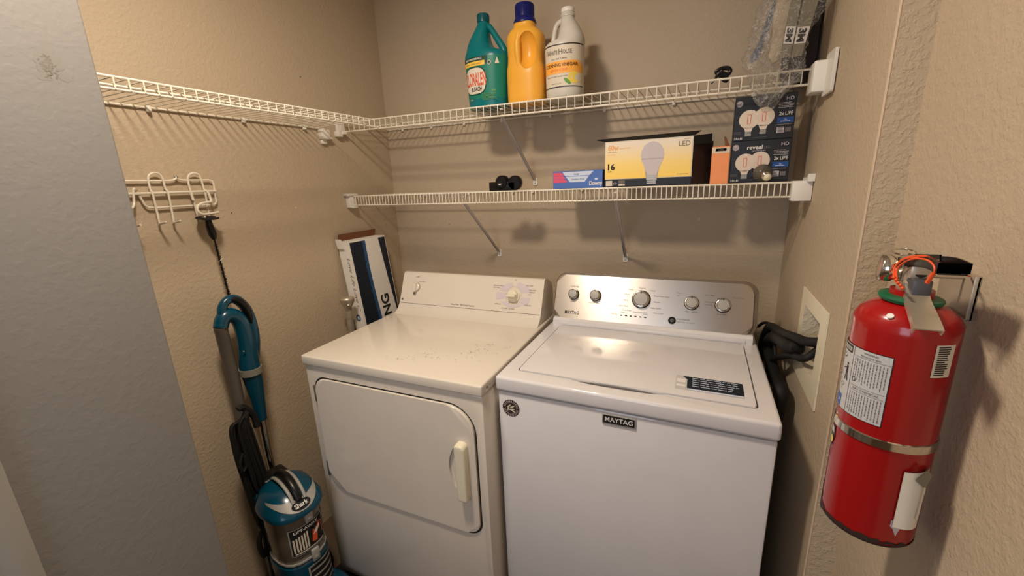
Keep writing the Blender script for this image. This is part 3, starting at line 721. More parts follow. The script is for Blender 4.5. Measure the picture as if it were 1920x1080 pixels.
# ------------------------------------------------------------------ tall carton leaning on the left wall and the pole
# front-top corner measured at x=.066, leaning: foot stands out from the wall
lean = .105
Z0, Z1 = .0, 1.238
t = thing('tall_carton', 'tall narrow white and navy carton leaning behind the dryer, flap open', 'carton', (.0, -.40, 0))
yl, yr = -.425, -.187
def fb(u, v, q=0):   # u across (toward the back wall), v up, q outward; carton local frame
    x = .070+(Z1-v)*lean+q
    return Vector((x, u+.40, v))
b = MB()
vs = [fb(yl, Z0), fb(yr, Z0), fb(yr, Z1), fb(yl, Z1)]; bk = [v-Vector((.058, 0, 0)) for v in vs]
b.add(vs+bk, [(0, 1, 2, 3), (5, 4, 7, 6), (4, 0, 3, 7), (1, 5, 6, 2), (3, 2, 6, 7), (4, 5, 1, 0)], 'white')
g = lambda u, v: fb(u, v, .0005)
H = Z1-.006
b.poly([(yl+.012, .3), (yl+.012, H-.0), (yl+.105, H), (yl+.102, H-.12), (yl+.106, H-.25), (yl+.118, H-.42), (yl+.14, .3)], g, 'bluebox')
g2 = lambda u, v: fb(u, v, .0009)
b.poly([(yl+.088, H), (yl+.105, H), (yl+.102, H-.12), (yl+.106, H-.25), (yl+.118, H-.42), (yl+.14, .3), (yl+.12, .3), (yl+.100, H-.42), (yl+.088, H-.25), (yl+.082, H-.12)], g2, 'bluebox2')
b.poly([(yr-.048, H), (yr-.003, H), (yr-.003, .3), (yr-.005, .62), (yr-.012, H-.38), (yr-.034, H-.18)], g, 'bluebox')
b.text('ING', g, yr-.055, .845, .050, 'printdk', rot=PI/2, bold=.03)
gl = lambda u, v: fb(yl, v, u)+Vector((0, -.0006, 0))
b.text('Love Life Love C', gl, -.020, H-.065, .017, 'print', rot=-PI/2, shear=.4, width=.24)
b.disc(gl, -.028, H-.34, .013, 'bluebox2', .016); b.disc(lambda u, v: fb(yl, v, u)+Vector((0, -.001, 0)), -.028, H-.34, .007, 'paleblue', .009)
b.ringflat(gl, -.028, H-.405, .011, .015, 'printdk', 20)
b.build('carton_body', t)
b = MB(); a0 = fb(yl+.004, Z1+.0006, -.058); a1 = fb(yr-.004, Z1+.0006, -.058)
b.add([a0, a1, a1+Vector((.008, 0, .030)), a0+Vector((.008, 0, .030)), a0+Vector((.0015, 0, 0)), a1+Vector((.0015, 0, 0)), a1+Vector((.0095, 0, .030)), a0+Vector((.0095, 0, .030))], [(0, 1, 2, 3), (7, 6, 5, 4), (3, 2, 6, 7), (0, 3, 7, 4), (1, 5, 6, 2)], 'card'); b.build('top_flap', t)
b = MB(); a0 = fb(yl, Z1, -.050); b.add([fb(yl, Z1-.03, -.052)+Vector((0, -.010, 0)), fb(yl, Z1-.03, -.016)+Vector((0, -.010, 0)), fb(yl, Z1+.012, -.018)+Vector((0, -.014, 0)), fb(yl, Z1+.012, -.052)+Vector((0, -.014, 0)),
                                     fb(yl, Z1-.03, -.052)+Vector((0, -.0085, 0)), fb(yl, Z1-.03, -.016)+Vector((0, -.0085, 0)), fb(yl, Z1+.012, -.018)+Vector((0, -.0125, 0)), fb(yl, Z1+.012, -.052)+Vector((0, -.0125, 0))], [(0, 1, 2, 3), (7, 6, 5, 4), (0, 3, 7, 4), (1, 5, 6, 2), (3, 2, 6, 7), (0, 4, 5, 1)], 'white'); b.build('side_flap', t)

pp = U(651, 565, 0, .095)
t = thing('metal_pole', 'slim silver pole with flared top standing beside the tall carton', 'pole', (pp.x, pp.y, 0))
b = MB(); b.lathe([(.0135, 0), (.0135, pp.z-.055)], (0, 0, 0), (0, 0, 1), 'alum', 16); b.lathe([(.0155, pp.z-.075), (.0155, pp.z-.045)], (0, 0, 0), (0, 0, 1), 'alum', 16); b.build('shaft', t)
b = MB(); b.lathe([(.014, -.05), (.015, -.03), (.030, .0), (.031, .012), (.026, .018), (.010, .018)], (0, 0, pp.z), (.0, 0, 1), 'alum', 20); b.sph((.018, -.012, pp.z-.012), .010, 'chrome', (1, 1, .6), 10); b.build('flared_top', t)

# ------------------------------------------------------------------ bottles
class Body:
    """table rows: z, centre x, half width, half depth"""
    def __init__(s, tab, pw=2.4): s.t = tab; s.pw = pw
    def ring(s, z, n=36):
        cx, rx, ry = interp(s.t, z)[:3]; out = []
        for k in range(n):
            a = 2*PI*k/n; c, q = math.cos(a), math.sin(a); e = 2/s.pw
            out.append(Vector((cx+rx*abs(c)**e*(1 if c > 0 else -1), ry*abs(q)**e*(1 if q > 0 else -1), z)))
        return out
    def mesh(s, mb, m, step=.006):
        zs = [r[0] for r in s.t]; z = zs[0]; L_ = []
        for a, c in zip(zs, zs[1:]):
            n = max(1, int((c-a)/step)); L_ += [a+(c-a)*i/n for i in range(n)]
        L_.append(zs[-1]); mb.rings([s.ring(q) for q in L_], m); return mb
    def fn(s, off):
        def f(u, v):
            cx, rx, ry = interp(s.t, v)[:3]; q = max(-.995, min(.995, (u-cx)/rx))
            return (u, -ry*(1-abs(q)**s.pw)**(1/s.pw)-off, v)
        return f
    def band(s, mb, m, u0, u1, z0, z1, off=.0006, nu=16, nv=8):
        """u0,u1 in -1..1 of the half width"""
        f = s.fn(off)
        def g(a, v):
            cx, rx, ry = interp(s.t, v)[:3]; return f(cx+rx*math.sin(a*PI/2), v)
        mb.patch(g, u0, u1, z0, z1, m, nu, nv)
def screwcap(mb, x, z0, r, h, m, skirt=None):
    if skirt: mb.lathe([(r*skirt, z0), (r*skirt, z0+.006), (r*1.02, z0+.02)], (x, 0, 0), (0, 0, 1), m, 32)
    mb.lathe([(r, z0), (r, z0+h-.003), (r*.94, z0+h), (r*.3, z0+h)], (x, 0, 0), (0, 0, 1), m, 32)
    for k in range(30):
        a = 2*PI*k/30; mb.tube([(x+r*math.cos(a), r*math.sin(a), z0+.003), (x+r*math.cos(a), r*math.sin(a), z0+h-.004)], .0008, m, 4)
YBOT = -.215
def zsh(x): return ZU+.010-.0112*x+.0026
def at_x(px, py): return U(px, py, 1, YBOT)
# teal bleach bottle
cx = at_x(916, 150).x
t = thing('bleach_bottle', 'teal bleach bottle with orange-lettered label, leftmost bottle on the upper shelf', 'bottle', (cx, YBOT, zsh(cx-.08)))
tab = [(0, 0, .072, .052), (.004, 0, .078, .057), (.03, 0, .080, .058), (.10, .001, .083, .060), (.155, .001, .088, .062), (.172, .001, .089, .062), (.184, 0, .087, .060), (.194, -.006, .077, .058), (.202, -.018, .060, .055), (.220, -.026, .047, .048), (.240, -.025, .038, .042), (.258, -.020, .031, .036), (.280, -.013, .0245, .027), (.292, -.010, .021, .021), (.300, -.010, .020, .020)]
B = Body(tab); b = MB(); B.mesh(b, 'teal')
b.tube([(-.006, 0, .290), (.010, 0, .284), (.027, 0, .264), (.048, 0, .232), (.066, 0, .204), (.072, 0, .182), (.066, 0, .165)], [.010, .011, .011, .012, .013, .014, .015], 'teal', 12, smooth=5)
b.build('bottle_body', t)
b = MB(); screwcap(b, -.010, .298, .0225, .027, 'teal_dk'); b.build('cap', t)
b = MB(); B.band(b, 'lab_green', -.80, .86, .030, .172, .0006, 20, 6); B.band(b, 'lab_dkgreen', -.80, .20, .146, .172, .001, 10, 2)
B.band(b, 'gold', -.76, .13, .142, .157, .0013, 12, 1); f = B.fn(.0017); b.text('HIGH PERFORMANCE', f, -.030, .1615, .0065, 'white', width=.075, bold=.02, al='c'); f = B.fn(.0018); b.text('REMOVES - WHITENS - DISINFECTS', f, -.028, .147, .004, 'print', width=.07, al='c')
f = B.fn(.0014)
def ovalband(mb, B, u0, u1, v0, v1, m, off):
    f = B.fn(off); n = 10
    for i in range(n):
        a, c = u0+(u1-u0)*i/n, u0+(u1-u0)*(i+1)/n
        def hh(u):
            q = (u-(u0+u1)/2)/((u1-u0)/2); return (1-min(1, abs(q))**3.2)**.5
        m0 = (v0+v1)/2; h_ = (v1-v0)/2
        mb.add([f(a, m0-h_*hh(a)), f(c, m0-h_*hh(c)), f(c, m0+h_*hh(c)), f(a, m0+h_*hh(a))], [(0, 1, 2, 3)], m)
ovalband(b, B, -.080, .026, .044, .140, 'lab_dkgreen', .0014); ovalband(b, B, -.0785, .022, .048, .136, 'paper', .0019)
f = B.fn(.0025); b.text('CLORALEN', f, -.027, .0765, .042, 'redorange', width=.095, bold=.022, al='c', rot=.0); b.text('BLEACH', f, -.022, .0575, .0135, 'printdk', width=.046, bold=.03, al='c')
b.disc(f, .036, .147, .0075, 'paper'); b.disc(B.fn(.0029), .036, .147, .0055, 'lab_dkgreen'); b.poly([(.056, .143), (.070, .143), (.064, .164)], f, 'paper')
b.lines(f, .002, .062, .046, 6, .0042, .0014, 'leaf', .3, 4); b.patch(f, .040, .054, .052, .058, 'leaf', 2, 1); b.text('1.89 L', f, -.055, .026, .005, 'paper')
b.build('front_label', t)
# yellow detergent bottle with navy cap
cx = at_x(990, 150).x-.004
t = thing('detergent_bottle', 'yellow detergent bottle with navy blue cap between teal and white bottles', 'bottle', (cx, YBOT, zsh(cx-.08)))
tab = [(0, 0, .066, .048), (.004, 0, .070, .053), (.02, 0, .071, .055), (.10, 0, .0715, .055), (.120, -.001, .070, .054), (.135, -.001, .066, .053), (.16, 0, .065, .053), (.205, 0, .068, .053), (.222, 0, .068, .052), (.236, -.001, .060, .048), (.246, -.002, .050, .042), (.252, -.002, .040, .038), (.270, -.002, .037, .036)]
B = Body(tab, 2.7); b = MB(); B.mesh(b, 'yellow'); body = b.build('bottle_body', t)
cut = MB(); n = 16
def ell(z, cx_, w_, d): return [Vector((cx_+w_*math.cos(2*PI*k/n), d+.030*math.sin(2*PI*k/n), z)) for k in range(n)]
cut.sph((.024, -.062, .170), 1, 'yellow', (.037, .046, .062), 28)
c3 = MB(); c3.sph((.0, .055, .185), 1, 'yellow', (.03, .03, .05), 16)
boolean(body, [cut])
b = MB(); b.tube([(-.008, -.040, .235), (-.014, -.045, .20), (-.014, -.046, .165), (-.010, -.046, .120)], [.010, .012, .012, .008], 'yellow', 12, smooth=5); b.build('grip_handle', t)
b = MB(); screwcap(b, -.002, .266, .0335, .062, 'navy', 1.22); b.build('cap', t)
# white vinegar jug
cx = at_x(1058, 150).x+.003
t = thing('vinegar_bottle', 'milky white vinegar jug with orange banded label, rightmost bottle on the upper shelf', 'bottle', (cx, YBOT, zsh(cx-.08)))
tab = [(0, 0, .056, .050), (.005, 0, .062, .056), (.018, 0, .065, .059), (.024, 0, .0655, .060), (.140, 0, .0665, .061), (.158, 0, .068, .061), (.174, 0, .068, .060), (.183, .006, .064, .056), (.190, .020, .048, .052), (.20, .023, .043, .047), (.225, .020, .034, .040), (.248, .014, .026, .030), (.258, .011, .022, .022), (.266, .011, .0215, .0215)]
B = Body(tab, 2.3); b = MB(); B.mesh(b, 'milky')
b.tube([(.004, 0, .256), (-.014, 0, .252), (-.028, 0, .243), (-.035, 0, .225), (-.040, 0, .20), (-.045, 0, .182), (-.046, 0, .166)], [.010, .010, .009, .009, .009, .010, .012], 'milky', 12, smooth=5)
b.build('bottle_body', t)
b = MB(); screwcap(b, .011, .262, .0235, .012, 'milky'); b.lathe([(.0205, .0), (.0225, .002), (.0225, .013), (.021, .015), (.006, .015)], (.011, 0, .274), (0, 0, 1), 'clip', 28); b.build('cap', t)
b = MB(); B.band(b, 'offwhite', -.97, .97, .034, .168, .0006, 24, 2)
for (a, c, m_) in ((.0345, .0375, 'printdk'), (.1645, .1680, 'printdk'), (.078, .116, 'orange_lab')): B.band(b, m_, -.97, .97, a, c, .0010, 24, 1)
f = B.fn(.0014); b.text('W', f, -.048, .136, .0175, 'print', width=.016); b.text('HITE', f, -.031, .137, .0125, 'print', width=.024); b.text('H', f, -.003, .136, .0175, 'print', width=.012); b.text('OUSE', f, .011, .137, .0125, 'print', width=.030); b.text('ALL NATURAL', f, -.002, .121, .0050, 'print', width=.056, al='c')
b.text('CLEANING VINEGAR', f, .002, .099, .0105, 'brown', width=.112, bold=.02, al='c'); b.text('LEMON SCENT', f, -.004, .084, .0085, 'redorange', width=.062, al='c'); b.text('REMOVES HARD WATER STAINS', f, -.010, .067, .0035, 'print', width=.074, al='c')
b.disc(f, .046, .063, .018, 'lemon', .018, 20, .3); b.disc(B.fn(.0018), .026, .052, .014, 'leaf', .0055, 12, -.7); b.text('64 FL OZ (2 QT)', f, -.030, .045, .0035, 'print')
b.build('front_label', t)

# ------------------------------------------------------------------ boxes on the lower shelf
ZS = ZLW+.0016
def carton(name, label, cat, x0, x1, yf, d, h, m, rz=0, group=None, side=None):
    t = thing(name, label, cat, (x0, yf, ZS), rz, group)
    return t
# laundry sheet box
t = thing('dryer_sheet_box', 'blue and pink dryer sheet box left of the yellow bulb carton', 'box', (.958, -.255, ZS), .02)
b = MB(); w_, h_ = .182, .062; b.box((0, 0, 0), (w_, .11, h_), 'blue', .001, 1); b.build('box_body', t)
f = lambda u, v: (u, -.0004, v); f2 = lambda u, v: (u, -.0008, v); f3 = lambda u, v: (u, -.0012, v)
b = MB()
for k, m_ in enumerate(('pink', 'pink', 'pink')): b.poly([(.002, .057-.012*k), (.030+.006*k, .057-.012*k), (.044+.006*k, .049-.012*k), (.036+.006*k, .046-.012*k), (.002, .046-.012*k)], f, m_)
b.poly([(.036, .059), (.150, .059), (.130, .040), (.118, .022), (.064, .022), (.05, .04)], f, 'paleblue'); b.patch(f2, .04, .142, .0425, .0445, 'blue'); b.text('Large', f2, .088, .048, .006, 'printdk', al='c'); b.text('Outdoor Fresh', f2, .094, .030, .0055, 'printdk', al='c')
b.text('Downy', f2, .158, .010, .014, 'white', width=.046, bold=.02, al='c'); b.disc(f2, .160, .031, .006, 'paleblue', .004, 12); b.build('front_print', t)
# 16-bulb carton
t = thing('bulb_carton', 'open yellow and black carton of sixteen light bulbs on the lower shelf', 'box', (1.150, -.262, ZS), .012)
w_, h_ = .278, .150
b = MB(); b.box((0, 0, 0), (w_, .002, h_), 'geblack'); b.box((0, .118, 0), (w_, .12, h_), 'geblack'); b.box((0, 0, 0), (.002, .12, h_), 'geblack'); b.box((w_-.002, 0, 0), (w_, .12, h_), 'geside'); b.box((0, 0, 0), (w_, .12, .002), 'geblack'); b.box((.002, .002, h_-.03), (w_-.002, .118, h_-.028), 'geblack')
b.build('carton_body', t)
b = MB(); b.patch(f, .0, w_-.001, .026, h_, 'offwhite'); b.patch(f2, .002, w_-.004, .028, h_-.003, 'ledy', 1, 4)
b.text('60w', f3, .010, .122, .016, 'ledtext', width=.036, bold=.03); b.text('REPLACEMENT', f3, .048, .124, .004, 'ledtext'); b.text('Uses only 9w', f3, .010, .114, .004, 'print'); b.text('Soft White', f3, .010, .105, .004, 'ledtext')
b.text('16', f3, .010, .058, .019, 'printdk', width=.024, bold=.035); b.text('bulbs', f3, .010, .050, .005, 'printdk'); b.text('LED', f3, .268, .122, .015, 'print', width=.033, al='r'); b.text('BASICS', f3, .268, .141, .004, 'print', al='r'); b.text('Soft white light bulbs', f3, .268, .034, .003, 'print', al='r')
bu = [(-.016, .020), (-.0165, .042), (-.022, .052), (-.026, .066), (-.034, .084), (-.0365, .098), (-.034, .115), (-.026, .130), (-.014, .139), (0, .142)]
pts = bu+[(-x, z) for x, z in bu[::-1][1:]]
f4 = lambda u, v: (u, -.0014, v)
b.poly([(.155+x, z) for x, z in pts], f4, 'bulbgrey'); f5 = lambda u, v: (u, -.0017, v); b.poly([(.155-.034, .088), (.155+.034, .088), (.155+.034, .0873), (.155-.034, .0873)], f5, 'print')
for k in range(5): b.patch(f5, .155-.0145, .155+.0145, .008+.006*k, .012+.006*k, 'silver')
b.patch(f4, .004, .026, .004, .022, 'offwhite'); b.patch(f4, .047, .069, .004, .010, 'offwhite'); b.patch(f4, .047, .069, .012, .022, 'print'); b.text('LED', f4, .030, .010, .005, 'white')
b.build('front_print', t)
b = MB(); b.add([(0, 0, h_), (w_, 0, h_), (w_+.02, -.012, h_+.012), (-.030, -.010, h_+.008), (0, .0012, h_), (w_, .0012, h_), (w_+.02, -.0108, h_+.0132), (-.030, -.0088, h_+.0092)], [(0, 1, 2, 3), (7, 6, 5, 4), (3, 2, 6, 7), (0, 3, 7, 4), (1, 5, 6, 2)], 'geblack')
b.build('open_flap', t)
b = MB(); e0 = (w_, .002); e1 = (w_+.058, .075)
b.add([(e0[0], e0[1], .003), (e1[0], e1[1], .003), (e1[0], e1[1], h_-.016), (e0[0], e0[1], h_-.004), (e0[0]-.001, e0[1]+.0015, .003), (e1[0]-.001, e1[1]+.0015, .003), (e1[0]-.001, e1[1]+.0015, h_-.016), (e0[0]-.001, e0[1]+.0015, h_-.004)], [(0, 1, 2, 3), (7, 6, 5, 4), (3, 2, 6, 7), (0, 3, 7, 4), (1, 5, 6, 2), (0, 4, 5, 1)], 'darkbox'); b.build('end_flap', t)
b = MB(); b.add([(w_-.004, .0, h_), (w_+.052, .03, h_+.005), (w_+.054, .032, h_-.024), (w_, .001, h_-.026), (w_-.004, .002, h_), (w_+.051, .032, h_+.005), (w_+.053, .034, h_-.024), (w_, .003, h_-.026)], [(0, 3, 2, 1), (4, 5, 6, 7), (0, 1, 5, 4), (1, 2, 6, 5), (2, 3, 7, 6)], 'geside'); b.build('end_flap', t)

# orange box
t = thing('orange_box', 'small orange box with a pale band between the bulb cartons', 'box', (1.482, -.262, ZS), .0)
b = MB(); b.box((0, 0, 0), (.050, .05, .112), 'orangebox', .0008, 1); b.build('box_body', t)
b = MB(); f = lambda u, v: (u, -.0004, v); b.patch(f, .001, .049, .092, .109, 'offwhite'); b.patch(f, .010, .040, .098, .106, 'bulbgrey'); b.text('LED', lambda u, v: (u, -.0008, v), .025, .099, .006, 'print', al='c'); b.build('front_print', t)
b = MB(); b.add([(.036, .004, .112), (.048, .004, .112), (.036, .006, .140), (.030, .006, .140), (.036, .005, .112), (.048, .005, .112), (.036, .007, .140), (.030, .007, .140)], [(0, 1, 2, 3), (7, 6, 5, 4), (3, 2, 6, 7), (0, 3, 7, 4), (1, 5, 6, 2)], 'card'); b.build('open_flap', t)
# two dark globe bulb cartons, one on the other
def ge_box(z, label, title):
    t = thing('globe_bulb_box', label, 'box', (1.536, -.252, z), -.03, 'dark globe bulb boxes stacked at the shelf end')
    w_, h_ = .155, .1235
    b = MB(); b.box((0, 0, 0), (w_, .125, h_), 'geblack', .001, 1); b.patch(lambda u, v: (w_+.0003, u, v), .002, .123, .002, h_-.002, 'geside'); b.build('box_body', t)
    f = lambda u, v: (u, -.0004, v); f2 = lambda u, v: (u, -.0008, v); f3 = lambda u, v: (u, -.0012, v); b = MB()
    for (x, z_) in ((.078, .064), (.040, .060)):
        off = .0004 if x > .05 else .0010
        fo = lambda u, v: (u, -off, v); fo2 = lambda u, v: (u, -off-.0003, v)
        b.disc(fo, x, z_, .0265, 'bulbpic', n=30); b.poly([(x-.012, z_-.022), (x+.012, z_-.022), (x+.008, z_-.034), (x-.008, z_-.034)], fo, 'bulbpic')
        b.patch(fo2, x-.008, x+.008, z_-.047, z_-.034, 'silver')
        for k in range(3): b.patch(lambda u, v: (u, -off-.0006, v), x-.008, x+.008, z_-.045+.004*k, z_-.0435+.004*k, 'print')
        for (a, c, e, g_) in ((x-.005, x-.0035, z_-.012, z_+.013), (x+.0035, x+.005, z_-.012, z_+.013), (x-.005, x+.005, z_+.012, z_+.0135), (x-.004, x+.004, z_-.013, z_-.0118)): b.patch(fo2, a, c, e, g_, 'redorange')
    b.disc(f2, .012, .105, .0085, 'bulbgrey'); b.ringflat(f3, .012, .105, .0066, .0072, 'geblack', 20); b.text('GE', f3, .012, .1015, .0065, 'geblack', al='c', shear=.3)
    if title: b.text('reveal', f2, .042, .098, .011, 'white', width=.040, bold=.015); b.text('LED', f2, .086, .098, .0075, 'print', width=.016); b.text('color-enhancing light', f2, .055, .092, .003, 'bulbgrey')
    b.text('HD', f2, .148, .104, .0095, 'bulbgrey', al='r') ; b.lines(f2, .112, .150, .092 if title else .098, 4, .0042, .0012, 'bulbgrey', .3, 5)
    b.text('2x LIFE', f2, .132, .064, .0095, 'white', width=.034, bold=.01, al='c'); b.patch(f2, .112, .152, .043, .058, 'geblue'); b.text('2x', f3, .132, .050, .005, 'paleblue', al='c'); b.lines(f3, .12, .144, .048, 1, .003, .0015, 'paleblue')
    b.patch(f2, .112, .148, .0385, .0392, 'bulbgrey'); b.patch(f2, .113, .131, .016, .032, 'bulbgrey'); b.lines(f3, .115, .129, .030, 4, .0035, .0015, 'geblack', .2, 8); b.patch(f2, .134, .148, .018, .030, 'print')
    b.lines(f2, .003, .024, .026, 2, .004, .0013, 'print', .2, 6); b.text('2 BULBS', f2, .004, .005, .005, 'white', width=.022, bold=.01); b.patch(f2, .055, .09, .0075, .0082, 'print')
    b.build('front_print', t); return t
ge_box(ZS, 'dark globe bulb box, bottom of the two-high stack, behind the smoky bulb', True)
ge_box(ZS+.1237, 'dark globe bulb box, top of the two-high stack under the plastic bag', False)
# smoky globe bulb lying in front
gp = U(1431, 322, 1, -.283)
t = thing('globe_bulb', 'smoky glass globe bulb lying in front of the dark boxes', 'light bulb', (gp.x, -.274, ZS+.027))
ax = Vector((.22, -1, -.30)).normalized()
b = MB(); b.lathe([(.0001, -.0265), (.010, -.0245), (.019, -.0185), (.0245, -.010), (.0265, 0), (.0245, .010), (.019, .0185), (.0125, .0235)], (0, 0, 0), ax, 'smokeglass', 28, cap=False); b.build('glass_globe', t)
b = MB(); b.lathe([(.0125, .0235), (.0115, .027), (.0115, .029)], (0, 0, 0), ax, 'chrome', 20)
for k in range(4): b.lathe([(.0105, .028+.0035*k), (.012, .0297+.0035*k), (.0105, .0315+.0035*k)], (0, 0, 0), ax, 'chrome', 20)
b.lathe([(.0105, .041), (.005, .046), (.0005, .047)], (0, 0, 0), ax, 'cream', 16); b.build('screw_base', t)
# black bracket-like gadget on the lower shelf
gp = U(920, 357, 1, -.255); k_ = 2*(U(930, 345, 1, -.255)-U(920, 345, 1, -.255)).x/20
t = thing('black_clamp', 'black plastic clamp with two round knobs lying on the lower shelf', 'clamp', (gp.x, -.255, ZS))
b = MB(); b.box((0, -.014, 0), (.112, .014, .034), 'black', .004); b.build('clamp_body', t)
b = MB(); b.lathe([(.022, -.018), (.025, -.014), (.025, .012), (.022, .014)], (.055, 0, .033), (0, 1, 0), 'black', 24); b.lathe([(.012, -.021), (.012, -.018)], (.052, 0, .026), (0, 1, 0), 'blackmatte', 20)
b.poly([(.042, .028), (.060, .028), (.052, .021)], lambda u, v: (u, -.0215, v), 'bulbgrey'); b.build('round_knob', t)
b = MB(); b.lathe([(.024, -.014), (.027, -.010), (.027, .010), (.024, .014)], (.108, 0, .0285), (0, 1, 0), 'black', 24); b.build('round_knob', t)
# small black clip on the upper shelf
t = thing('black_strap_coil', 'small coiled black strap resting on the upper shelf edge', 'strap', (1.494, -.28, zsh(1.5)))
b = MB(); q = Vector((1.494, -.28, zsh(1.5)))
def ub(px, py): return U(px, py, 1, -.285)-q
b.tube([ub(1334, 157), ub(1341, 148), ub(1346, 140), ub(1352, 137), ub(1362, 140), ub(1369, 134), ub(1366, 128), ub(1356, 128), ub(1346, 132), ub(1343, 136), ub(1350, 142)], [.002, .003, .006, .007, .0065, .006, .006, .006, .006, .005, .005], 'black', 8, smooth=4)
b.tube([ub(1350, 143), ub(1356, 150), ub(1362, 152), ub(1364, 146), ub(1352, 140)], .0045, 'black', 8, smooth=3); b.sph(ub(1352, 133), .004, 'chrome', seg=8); b.build('strap_loop', t)

# ------------------------------------------------------------------ dark carton and clear bag at the right end of the upper shelf
t = thing('dark_carton', 'dark upright carton at the right end of the upper shelf, behind the clear bag', 'box', (1.668, -.19, zsh(1.66)))
b = MB(); b.box((0, 0, 0), (.068, .16, .33), 'darkbox', .0015, 1); b.build('box_body', t)
YG = -.336
def bg_(px, py, y=YG): return U(px, py, 1, y)
t0 = bg_(1445, 190)
t = thing('plastic_bag', 'crinkled clear plastic bag hanging over the right end of the upper shelf', 'bag', t0)
b = MB(); rows = [(-60, 1440, 1600), (0, 1428, 1558), (50, 1412, 1524), (100, 1396, 1512), (125, 1398, 1508), (150, 1404, 1494), (175, 1410, 1472), (195, 1414, 1458), (206, 1424, 1446), (211, 1432, 1440)]
P, _r = spline([Vector((a, c, d)) for a, c, d in rows], [0]*len(rows), 5)
n = 30; RS = []
for i, (py, xa, xb) in enumerate(P):
    c = (xa+xb)/2; hw = (xb-xa)/2; R_ = []
    for k in range(n):
        a = 2*PI*k/n; s_ = math.sin(a); px = c+hw*math.cos(a)
        dpt = .030*min(1, (212-py)/70)+.012
        yy = YG+.0 - dpt*s_*(.62 if s_ < 0 else 1) 
        v = U(px, py, 1, YG); v = Vector((v.x, yy, v.z))
        nz = noise.noise(v*26)*.014+noise.noise(v*70)*.008
        R_.append(v-t0+Vector((math.cos(a)*nz, -s_*nz, nz*.4)))
    RS.append(R_)
b.rings(RS, 'film', cap=False); b.build('film', t, ang=14)
# the two labelled sleeves in the bag
def sleeve(pa, pb, pc, pd, label, y, first):
    A, Bq, C, D_ = [U(px, py, 1, y) for px, py in (pa, pb, pc, pd)]   # TL TR BR BL
    base = (C+D_)/2
    t = thing('filter_sleeve', label, 'filter pack', base, 0, 'grey filter packs in the clear bag')
    b = MB(); V = [q-base for q in (A, Bq, C, D_)]; K = [q+Vector((0, .009, 0)) for q in V]
    b.add(V+K, [(3, 2, 1, 0), (4, 5, 6, 7), (0, 1, 5, 4), (1, 2, 6, 5), (2, 3, 7, 6), (3, 0, 4, 7)], 'olive'); b.build('sleeve', t)
    def g(u, v):   # u 0..1 across, v 0..1 up from the bottom
        lo_ = V[3].lerp(V[2], u); hi_ = V[0].lerp(V[1], u); q = lo_.lerp(hi_, v); return (q.x, q.y-.0006, q.z)
    g2 = lambda u, v: (lambda q: (q[0], q[1]-.0005, q[2]))(g(u, v))
    b = MB(); v0, v1 = first; b.patch(g, .02, .98, v0, v1, 'white')
    hgt = (V[0]-V[3]).length; wid = (V[2]-V[3]).length
    b.text('3M', lambda a, c: g2(.5+c/wid, (v0+v1)/2-a/hgt), 0, -wid*.30, wid*.56, 'printdk', bold=.05, al='c', width=(v1-v0)*hgt*.8)
    b.build('paper_label', t)
sleeve((1492, -45), (1512, -45), (1482, 107), (1463, 107), 'left one of two grey packs with a white 3M sticker, in the clear bag', -.338, (.17, .39))
sleeve((1516, -42), (1548, -42), (1503, 104), (1483, 107), 'right one of two grey packs with a white 3M sticker, in the clear bag', -.344, (.17, .39))
bb = U(1440, 120, 1, -.32)
t = thing('filter_pad', 'pale beige round pad wrapped in the clear bag, beside the grey packs', 'filter pad', bb)
b = MB(); pts = [(1462, -20), (1490, -20), (1486, 30), (1474, 80), (1462, 112), (1448, 120), (1440, 108), (1448, 70), (1450, 30)]
b.prism([(U(x, y, 1, -.32).x-bb.x, U(x, y, 1, -.32).z-bb.z) for x, y in pts][::-1], lambda u, v, q: (u, -q, v), -.006, .006, 'beige', .004); b.build('pad', t)
bb = U(1420, 80, 1, -.30)
t = thing('blue_wrap', 'blue-grey plastic wrap seen through the left side of the clear bag', 'wrap', bb)
b = MB(); pts = [(1452, 0), (1458, 12), (1444, 50), (1432, 80), (1424, 110), (1408, 118), (1406, 108), (1424, 78), (1436, 40)]
b.prism([(U(x, y, 1, -.30).x-bb.x, U(x, y, 1, -.30).z-bb.z) for x, y in pts][::-1], lambda u, v, q: (u, -q, v), -.003, .003, 'bluish', .001); b.build('wrap_sheet', t)

# ------------------------------------------------------------------ washer outlet box with hoses
t = thing('washer_outlet_box', 'white recessed washer outlet box in the right wall with hoses plugged in', 'outlet box', (W, -.53, 1.03))
o = Vector((W, -.53, 1.03)); b = MB(); fo = [(-.400, 1.147), (-.662, 1.147), (-.662, .905), (-.400, .905)]; fi = [(oy1+.002, oz1-.002), (oy0-.002, oz1-.002), (oy0-.002, oz0+.002), (oy1+.002, oz0+.002)]
oy1_, oy0_ = oy1-.002, oy0+.002
q0 = [Vector((W-.004, y, z))-o for y, z in fo]; q1 = [Vector((W-.004, y, z))-o for y, z in ((oy1_, oz1-.002), (oy0_, oz1-.002), (oy0_, oz0+.002), (oy1_, oz0+.002))]
q2 = [v+Vector((.0035, 0, 0)) for v in q0]
b.add(q0+q1+q2, [(i, (i+1) % 4, 4+(i+1) % 4, 4+i) for i in range(4)]+[(8+i, 8+(i+1) % 4, (i+1) % 4, i) for i in range(4)], 'cream')
b.build('face_frame', t, smooth=False)
b = MB(); dd = .088
q3 = [v+Vector((dd, 0, 0)) for v in q1]
b.add(q1+q3, [(i, 4+i, 4+(i+1) % 4, (i+1) % 4) for i in range(4)]+[(4, 5, 6, 7)], 'outlet_in'); b.build('recess', t, smooth=False)
